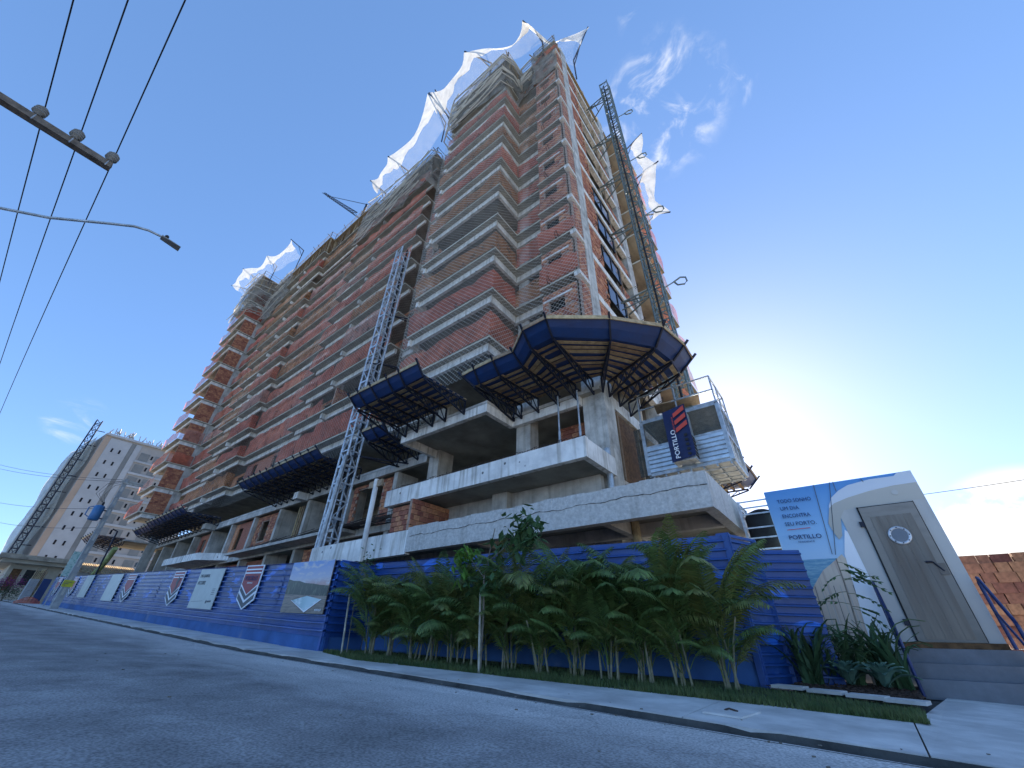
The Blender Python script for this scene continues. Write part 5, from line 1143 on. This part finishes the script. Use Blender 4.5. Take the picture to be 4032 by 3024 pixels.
MB().tube([(-10.2, -3.6, .2), (-10.2, -3.6, 6.9)], .09, 10, .06).build('post', 'galv', la)
MB().tube([(-10.2, -3.6, 6.75), (-9.8, -2.8, 6.62), (-8.82, -1.73, 6.5), (-8.12, -1.06, 6.5), (-7.84, -.78, 6.50), (-7.75, -.6, 6.51), (-7.68, -.4, 6.48)], .026, 8, .02).build('arm', 'galv', la)
hd = MB().add([(-7.73, -.42, 6.45), (-7.62, -.42, 6.45), (-7.59, -.13, 6.425), (-7.75, -.13, 6.425), (-7.72, -.42, 6.49), (-7.63, -.42, 6.49), (-7.61, -.13, 6.445), (-7.73, -.13, 6.445)], [(0, 3, 2, 1), (4, 5, 6, 7), (0, 1, 5, 4), (1, 2, 6, 5), (2, 3, 7, 6), (3, 0, 4, 7)]).build('lamp_head', 'lb_grey', la)
MB().lathe((-7.67, -.36, 6.51), [(.03, 0), (.03, .03), (.015, .05)], 10).build('photocell', 'dark', hd)
px_, py_ = -36.5, 4.22
up_ = thing('utility_pole', 'tapered concrete utility pole with a blue transformer in front of the long fence', 'pole', (px_, py_, gz(px_)+.06))
b = MB(); z0, z1 = gz(px_)-.2, 9.15
b.add([(px_-.2, py_-.17, z0), (px_+.2, py_-.17, z0), (px_+.2, py_+.17, z0), (px_-.2, py_+.17, z0), (px_-.11, py_-.1, z1), (px_+.11, py_-.1, z1), (px_+.11, py_+.1, z1), (px_-.11, py_+.1, z1)], [(0, 3, 2, 1), (4, 5, 6, 7), (0, 1, 5, 4), (1, 2, 6, 5), (2, 3, 7, 6), (3, 0, 4, 7)])
b.build('shaft', 'pole_c', up_)
for k in range(9): MB().box(px_+.105+.08*(1-k/9)-.02, px_+.11+.09*(1-k/9), py_-.05, py_+.05, 2.2+k*.75, 2.6+k*.75).build('recess', 'concrete', up_)
MB().box(px_-.06, px_+.06, py_-.2, py_+.95, 8.95, 9.06).build('crossarm', 'concrete', up_); MB().box(px_+.1, px_+.2, py_-.2, py_+.95, 8.8, 8.9).build('crossarm', 'concrete', up_)
MT['trafo'] = mk('trafo', (.05, .17, .36), .4, .1, 3)
tr = MB().lathe((px_, py_-.52, 6.35), [(.24, 0), (.27, .05), (.27, .8), (.22, .88), (.1, .92)], 20).build('transformer', 'trafo', up_, True)
MB().tube([(px_, py_-.8, 6.5), (px_, py_-.98, 6.6), (px_, py_-.98, 7.05), (px_, py_-.8, 7.15)], .035, 6).build('cooling_tube', 'trafo', tr)
MB().lathe((px_, py_-.45, 7.2), [(.05, 0), (.07, .08), (.05, .14), (.07, .18), (.03, .3)], 10).build('bushing', 'dark', tr)
for z in (6.5, 7.0): MB().box(px_-.05, px_+.05, py_-.3, py_-.05, z-.03, z+.03).build('bracket', 'steel_dark', up_)
for k, dy in enumerate((-.3, -.15, .1)): MB().tube([(px_, py_-.45+dy*.3, 7.45), (px_, py_-.75+dy, 7.9), (px_, py_-.5+dy, 8.6), (px_, py_+.2+dy, 9.0)], .012, 5).build('jumper', 'cable', up_)
MT['yellow'] = mk('yellow', (.55, .50, .03), .6, .1, 3)
yp = tag(MB().box(px_+.2, px_+.23, py_-.24, py_+.24, 2.63, 2.98).build('warning_plate', 'yellow'), 'small yellow plate strapped to the utility pole', 'sign')
for k in range(3): MB().box(px_+.23, px_+.234, py_-.18, py_+.12-.1*k, 2.86-k*.08, 2.89-k*.08).build('text_bar', 'ink_dark', yp)
for k, (a, b_, s) in enumerate((((px_, py_-.15, 9.06), (-60, -2.09, 13.4), .25), ((px_, py_+.3, 9.06), (-60, -1.9, 13.05), .25), ((px_, py_, 7.2), (-60, -.5, 10.2), .2), ((px_, py_, 6.0), (-60, .31, 8.58), .2))):
    wire('service_line', a, b_, s, 'thin service wire leaving the utility pole, ' + ('highest', 'second highest', 'second lowest', 'lowest')[k], .014, 'service wires of the utility pole')
wire('service_line', (2.0, 24, 6.2), (12, 26, 7.0), .1, 'thin wire crossing the sky right of the booth', .012)
sgn = thing('site_sign', 'tall pale green site sign behind the utility pole', 'sign', (-42, 4.5, 1.8))
MT['sign_green'] = mk('sign_green', (.50, .64, .56), .5, .08, 1.5, spots=(6, .52, .6, (.25, .45, .38)))
MB().box(-42.05, -42.0, 4.3, 4.68, 3.55, 5.1).build('board', 'sign_green', sgn)
for y in (4.34, 4.64): MB().box(-42.1, -42.05, y-.03, y+.03, 1.7, 5.0).build('leg', 'galv', sgn)
tag(MB().tube([(-57.15, 8, 5.0), (-55.6, 8, 5.35), (-54.4, 8, 6.0), (-53.4, 8, 6.95)], .22, 9).build('rubble_chute', mk('chute', (.38, .42, .16), .7, .2, 3)), 'yellow green rubble chute hanging under the far canopy', 'chute')
tag(MB().tube([(-38.4, 5.5, 2.6), (-39.1, 5.5, 6.3), (-39.1, 5.2, 6.4)], .05, 7).build('slim_pole', 'steel_dark'), 'thin dark bent pole rising behind the fence', 'pole')
# ================================================================== far left: second tower, hoist mast, houses, heaps

MT['net_pale'] = mk('net_pale', (.40, .41, .37), .9, .1, .4, alpha=.78, transl=.3)
lbt = thing('apartment_tower', 'pale grey and peach finished tower in the background at the left', 'building', (-105, 6, 2.8))
Zt = 32.6
MB().prism([(-105, 5.8), (-105, 24), (-130, 24), (-130, 3.9)][::1], 2.5, Zt).build('wall', 'lb_beige', lbt)
def face(y0, y1, z0, z1, mat, nm, pr=.06): return MB().box(-105+.002, -105+pr, y0, y1, z0, z1).build(nm, mat, lbt)
face(5.82, 6.7, 3, Zt-.6, 'lb_peach', 'wall_band', .08); face(6.72, 10.0, 3, Zt-.8, 'lb_white', 'wall_band', .1); face(10.02, 10.7, 3, Zt-.8, 'lb_grey', 'wall_band', .05); face(10.72, 11.6, 3, Zt-.8, 'lb_white', 'wall_band', .12)
winm = MB().box(0, .03, 0, .28, 0, .75).mesh('window', 'glass')
for f in range(11):
    z = 5.2+f*2.4
    for y in (7.6, 8.75):
        put('window', winm, lbt, (-104.905, y, z))
    sl_ = face(11.62, 24, z-.7, z-.3, 'lb_white', 'floor_band', .2)
    for y in (12.0, 14.4, 17.8, 20.0): MB().box(-104.97, -104.93, y, y+(1.5 if y != 14.4 else 1.1), z-.25, z+1.35).build('window', 'lb_grey', lbt)
    for y in (13.8, 16.3, 19.6): put('window', winm, lbt, (-104.96, y, z+.4))
pr_ = MB()
for k in range(60): y = 6+RN.random()*17.5; pr_.bar((-104.8, y, Zt), (-104.8+RN.uniform(-.2, .4), y+RN.uniform(-.4, .4), Zt+RN.uniform(.3, 1.3)), .12)
stuff(pr_.build('roof_clutter', 'lb_white', lbt)); MB().box(-104.95, -104.6, 5.8, 24, Zt-.5, Zt-.1).build('roof_net_band', 'lb_white', lbt)
wn = MB(); n_ = 24
for i in range(9):
    t = i/8; x, y = -105.3+(-25)*t, 5.35-1.9*t
    for j in range(n_+1): wn.v.append((x+.3*math.sin(j*.8+i), y-.25-.25*math.sin(j*.6+i*2), 9.2+(Zt-9.4)*j/n_))
wn.f = [(i*(n_+1)+j, (i+1)*(n_+1)+j, (i+1)*(n_+1)+j+1, i*(n_+1)+j+1) for i in range(8) for j in range(n_)]
tag(wn.build('facade_net', 'net_pale'), 'pale protective net on the street side of the background tower', 'netting')
bmst = thing('hoist_mast', 'dark lattice hoist mast in front of the background tower at the left', 'mast', (-107, 3.9, 3))
mast(bmst, -107.5, -106.7, 3.5, 4.3, 3, 35.0, 'steel_dark', .09, 1.2, 's')
for k in range(9): MB().bar((-107, 4.3, 9+k*3), (-107, 5.5, 9.1+k*3), .12).build('wall_tie', 'steel_dark', bmst)
hs = thing('small_house', 'low cream house with a projecting flat roof behind the heaps at the left', 'house', (-62, 4, 2.6))
MT['cream'] = mk('cream', (.50, .44, .34), .85, .12, 1)
MB().box(-70, -62, 2.7, 6.2, 2.4, 5.6).build('wall', 'cream', hs); MB().box(-70.5, -60.9, 1.9, 6.5, 5.6, 5.9).build('roof', 'cream', hs); MB().box(-71, -60.5, 1.6, 6.8, 5.9, 6.3).build('roof_fascia', 'plaster', hs)
wd_ = MB().box(-61.99, -61.95, 3.9, 5.3, 3.9, 5.2).build('window', 'dark', hs); MB().box(-61.96, -61.9, 3.8, 5.4, 3.8, 3.88).build('sill', 'cream', wd_)
MB().box(-61.99, -61.95, 3.0, 3.6, 3.4, 5.2).build('door', 'rusty', hs)
tag(MB().prism([(-60, 6.5), (-60, 12), (-72, 12), (-72, 6.5)], 2.4, 5.3).build('shed', 'lb_beige'), 'low pale shed between the house and the tower', 'shed')
rf = MB()
for k in range(30): rf.bar((-59.8, 6.4+k*.2, 5.3), (-66, 6.4+k*.2, 6.6), .12, .08)
rt_ = thing('shed_roof', 'ribbed tan tiled roof over the low shed', 'roof', (-60, 9, 5.3)); rf.build('roof_tiles', 'wood_pale', rt_); rt_['group'] = 'shed by the house'
leafmat('bract', (.34, .03, .20), (.16, .02, .10), .4); leafmat('hedge', (.06, .09, .03), (.03, .05, .02))
bv = thing('bougainvillea', 'purple flowering bougainvillea bush at the far left', 'bush', (-55, 3.2, 2.4))
m = leaves(500, (-55, 3.0, 3.65), (.8, .7, .22), .16, 21); stuff(m.build('flowers', 'bract', bv)); m = leaves(900, (-55, 3.0, 3.05), (.9, .8, .32), .16, 22); stuff(m.build('leaves', 'hedge', bv)); MB().tube([(-55, 3.1, 2.3), (-55, 3.1, 3.4)], .06, 6).build('trunk', 'bark', bv)
for k, (y, nm) in enumerate(((3.75, 'left'), (4.0, 'right'))):
    t = thing('pallet_stack', f'stack of pale cement sacks at the end of the fence, {nm} of two', 'stack', (-50, y, 2.1), 'pale stacks at the end of the fence')
    for j in range(10): MB().box(-50.5, -49.7, y-.12, y+.12, 2.15+j*.16, 2.15+j*.16+.145).build('sack', 'lb_white', t)
pb = thing('pipe_bundle', 'bundle of cream pipes standing upright behind the pale stacks', 'pipes', (-50.6, 4, 2.1))
for k in range(7): MB().tube([(-50.8, 3.7+.09*k, 2.1), (-50.8, 3.75+.1*k, 4.3+RN.uniform(0, .35))], .04, 6).build('pipe', 'wood_pale', pb)
bp_ = thing('blue_panels', 'dark blue sheets leaning at the far end of the fence', 'sheets', (-48.8, 4.4, 2.1))
for k in range(4): MB().box(-48.9+.06*k, -48.86+.06*k, 4.22, 4.68, 2.05, 3.75-.03*k).build('sheet', 'ply_blue', bp_)
rm = MB()
for i in range(13):
    for j in range(9): rm.v.append((-48.2+RN.uniform(-.05, .05), 3.35+1.35*i/12, 2.02+.5*(j/8)*(.35+.65*math.sin(i/12*3)**2)+RN.uniform(-.04, .04)))
rm.f = [(i*9+j, (i+1)*9+j, (i+1)*9+j+1, i*9+j+1) for i in range(12) for j in range(8)]
tag(rm.build('mesh_heap', 'net_red'), 'crumpled red mesh heap on the ground at the fence end', 'netting')
# rebar bundles on the ledge, crane on the roof, conduits
rb = MB(); r = random.Random(31)
for k in range(170): x = r.uniform(-34, -20); L_ = r.uniform(2, 6); z = 5.32+r.uniform(0, .16); y = 11.55+r.uniform(-.35, .55); rb.bar((x, y, z), (x+L_, y+r.uniform(-.3, .2), z+r.uniform(-.06, .12)), .022)
tag(rb.build('rebar_bundle', 'rebar'), 'untidy bundle of dark reinforcing bars lying on the ledge left of the silver mast', 'rebar', None, 'stuff')
MB().box(-34.5, -20.0, 11.0, 12.0, 5.12, 5.28).build('ledge', 'concrete', tower)
cr_ = thing('jib_crane', 'small jib crane with a slanting boom on the tower roof', 'crane', (-40, 13, 46.8))
MB().box(-40.6, -39.4, 12.6, 13.8, 46.8, 47.6).build('base', 'rusty', cr_); jb = MB()
A, B = Vector((-40, 12.6, 52.2)), Vector((-56, 11, 71.5)); 
for o in ((0, 0, .5), (0, .45, -.3), (0, -.45, -.3)): jb.bar(A+Vector(o), B+Vector(o)*.4, .11)
for k in range(14):
    p, q = A+(B-A)*k/14, A+(B-A)*(k+1)/14; jb.bar(p+Vector((0, .4, -.3)), q+Vector((0, 0, .4)), .06); jb.bar(p+Vector((0, 0, .4)), q+Vector((0, -.4, -.3)), .06)
jb.build('jib', 'steel_dark', cr_); MB().tube([(-40, 13.2, 48.5), (-39.8, 13.4, 55.5)], .16, 6).build('mast', 'steel_dark', cr_); MB().tube([(-39.8, 13.4, 55.5), (-54, 11.2, 69)], .05, 5).build('stay', 'cable', cr_)
cd_ = thing('pipe_conduits', 'three pale upright pipes beside a concrete column of the podium', 'pipes', (-28, 12.5, 5.3))
for k in range(3): MB().tube([(-28.6+.3*k, 12.6, 5.3), (-28.6+.3*k, 12.6, 8.0)], .055, 8).build('pipe', 'wood_pale', cd_)
wp = thing('wrapped_column', 'white plastic wrapped post standing on the white parapet', 'post', (-13.6, 9.15, 3.0)); MB().tube([(-14.1, 8.93, 2.9), (-14.15, 8.93, 6.05)], .10, 9).build('post', 'pale_concrete', wp); MB().box(-14.6, -13.75, 8.9, 9.0, 5.72, 6.0).build('cross_board', 'wood_pale', wp)
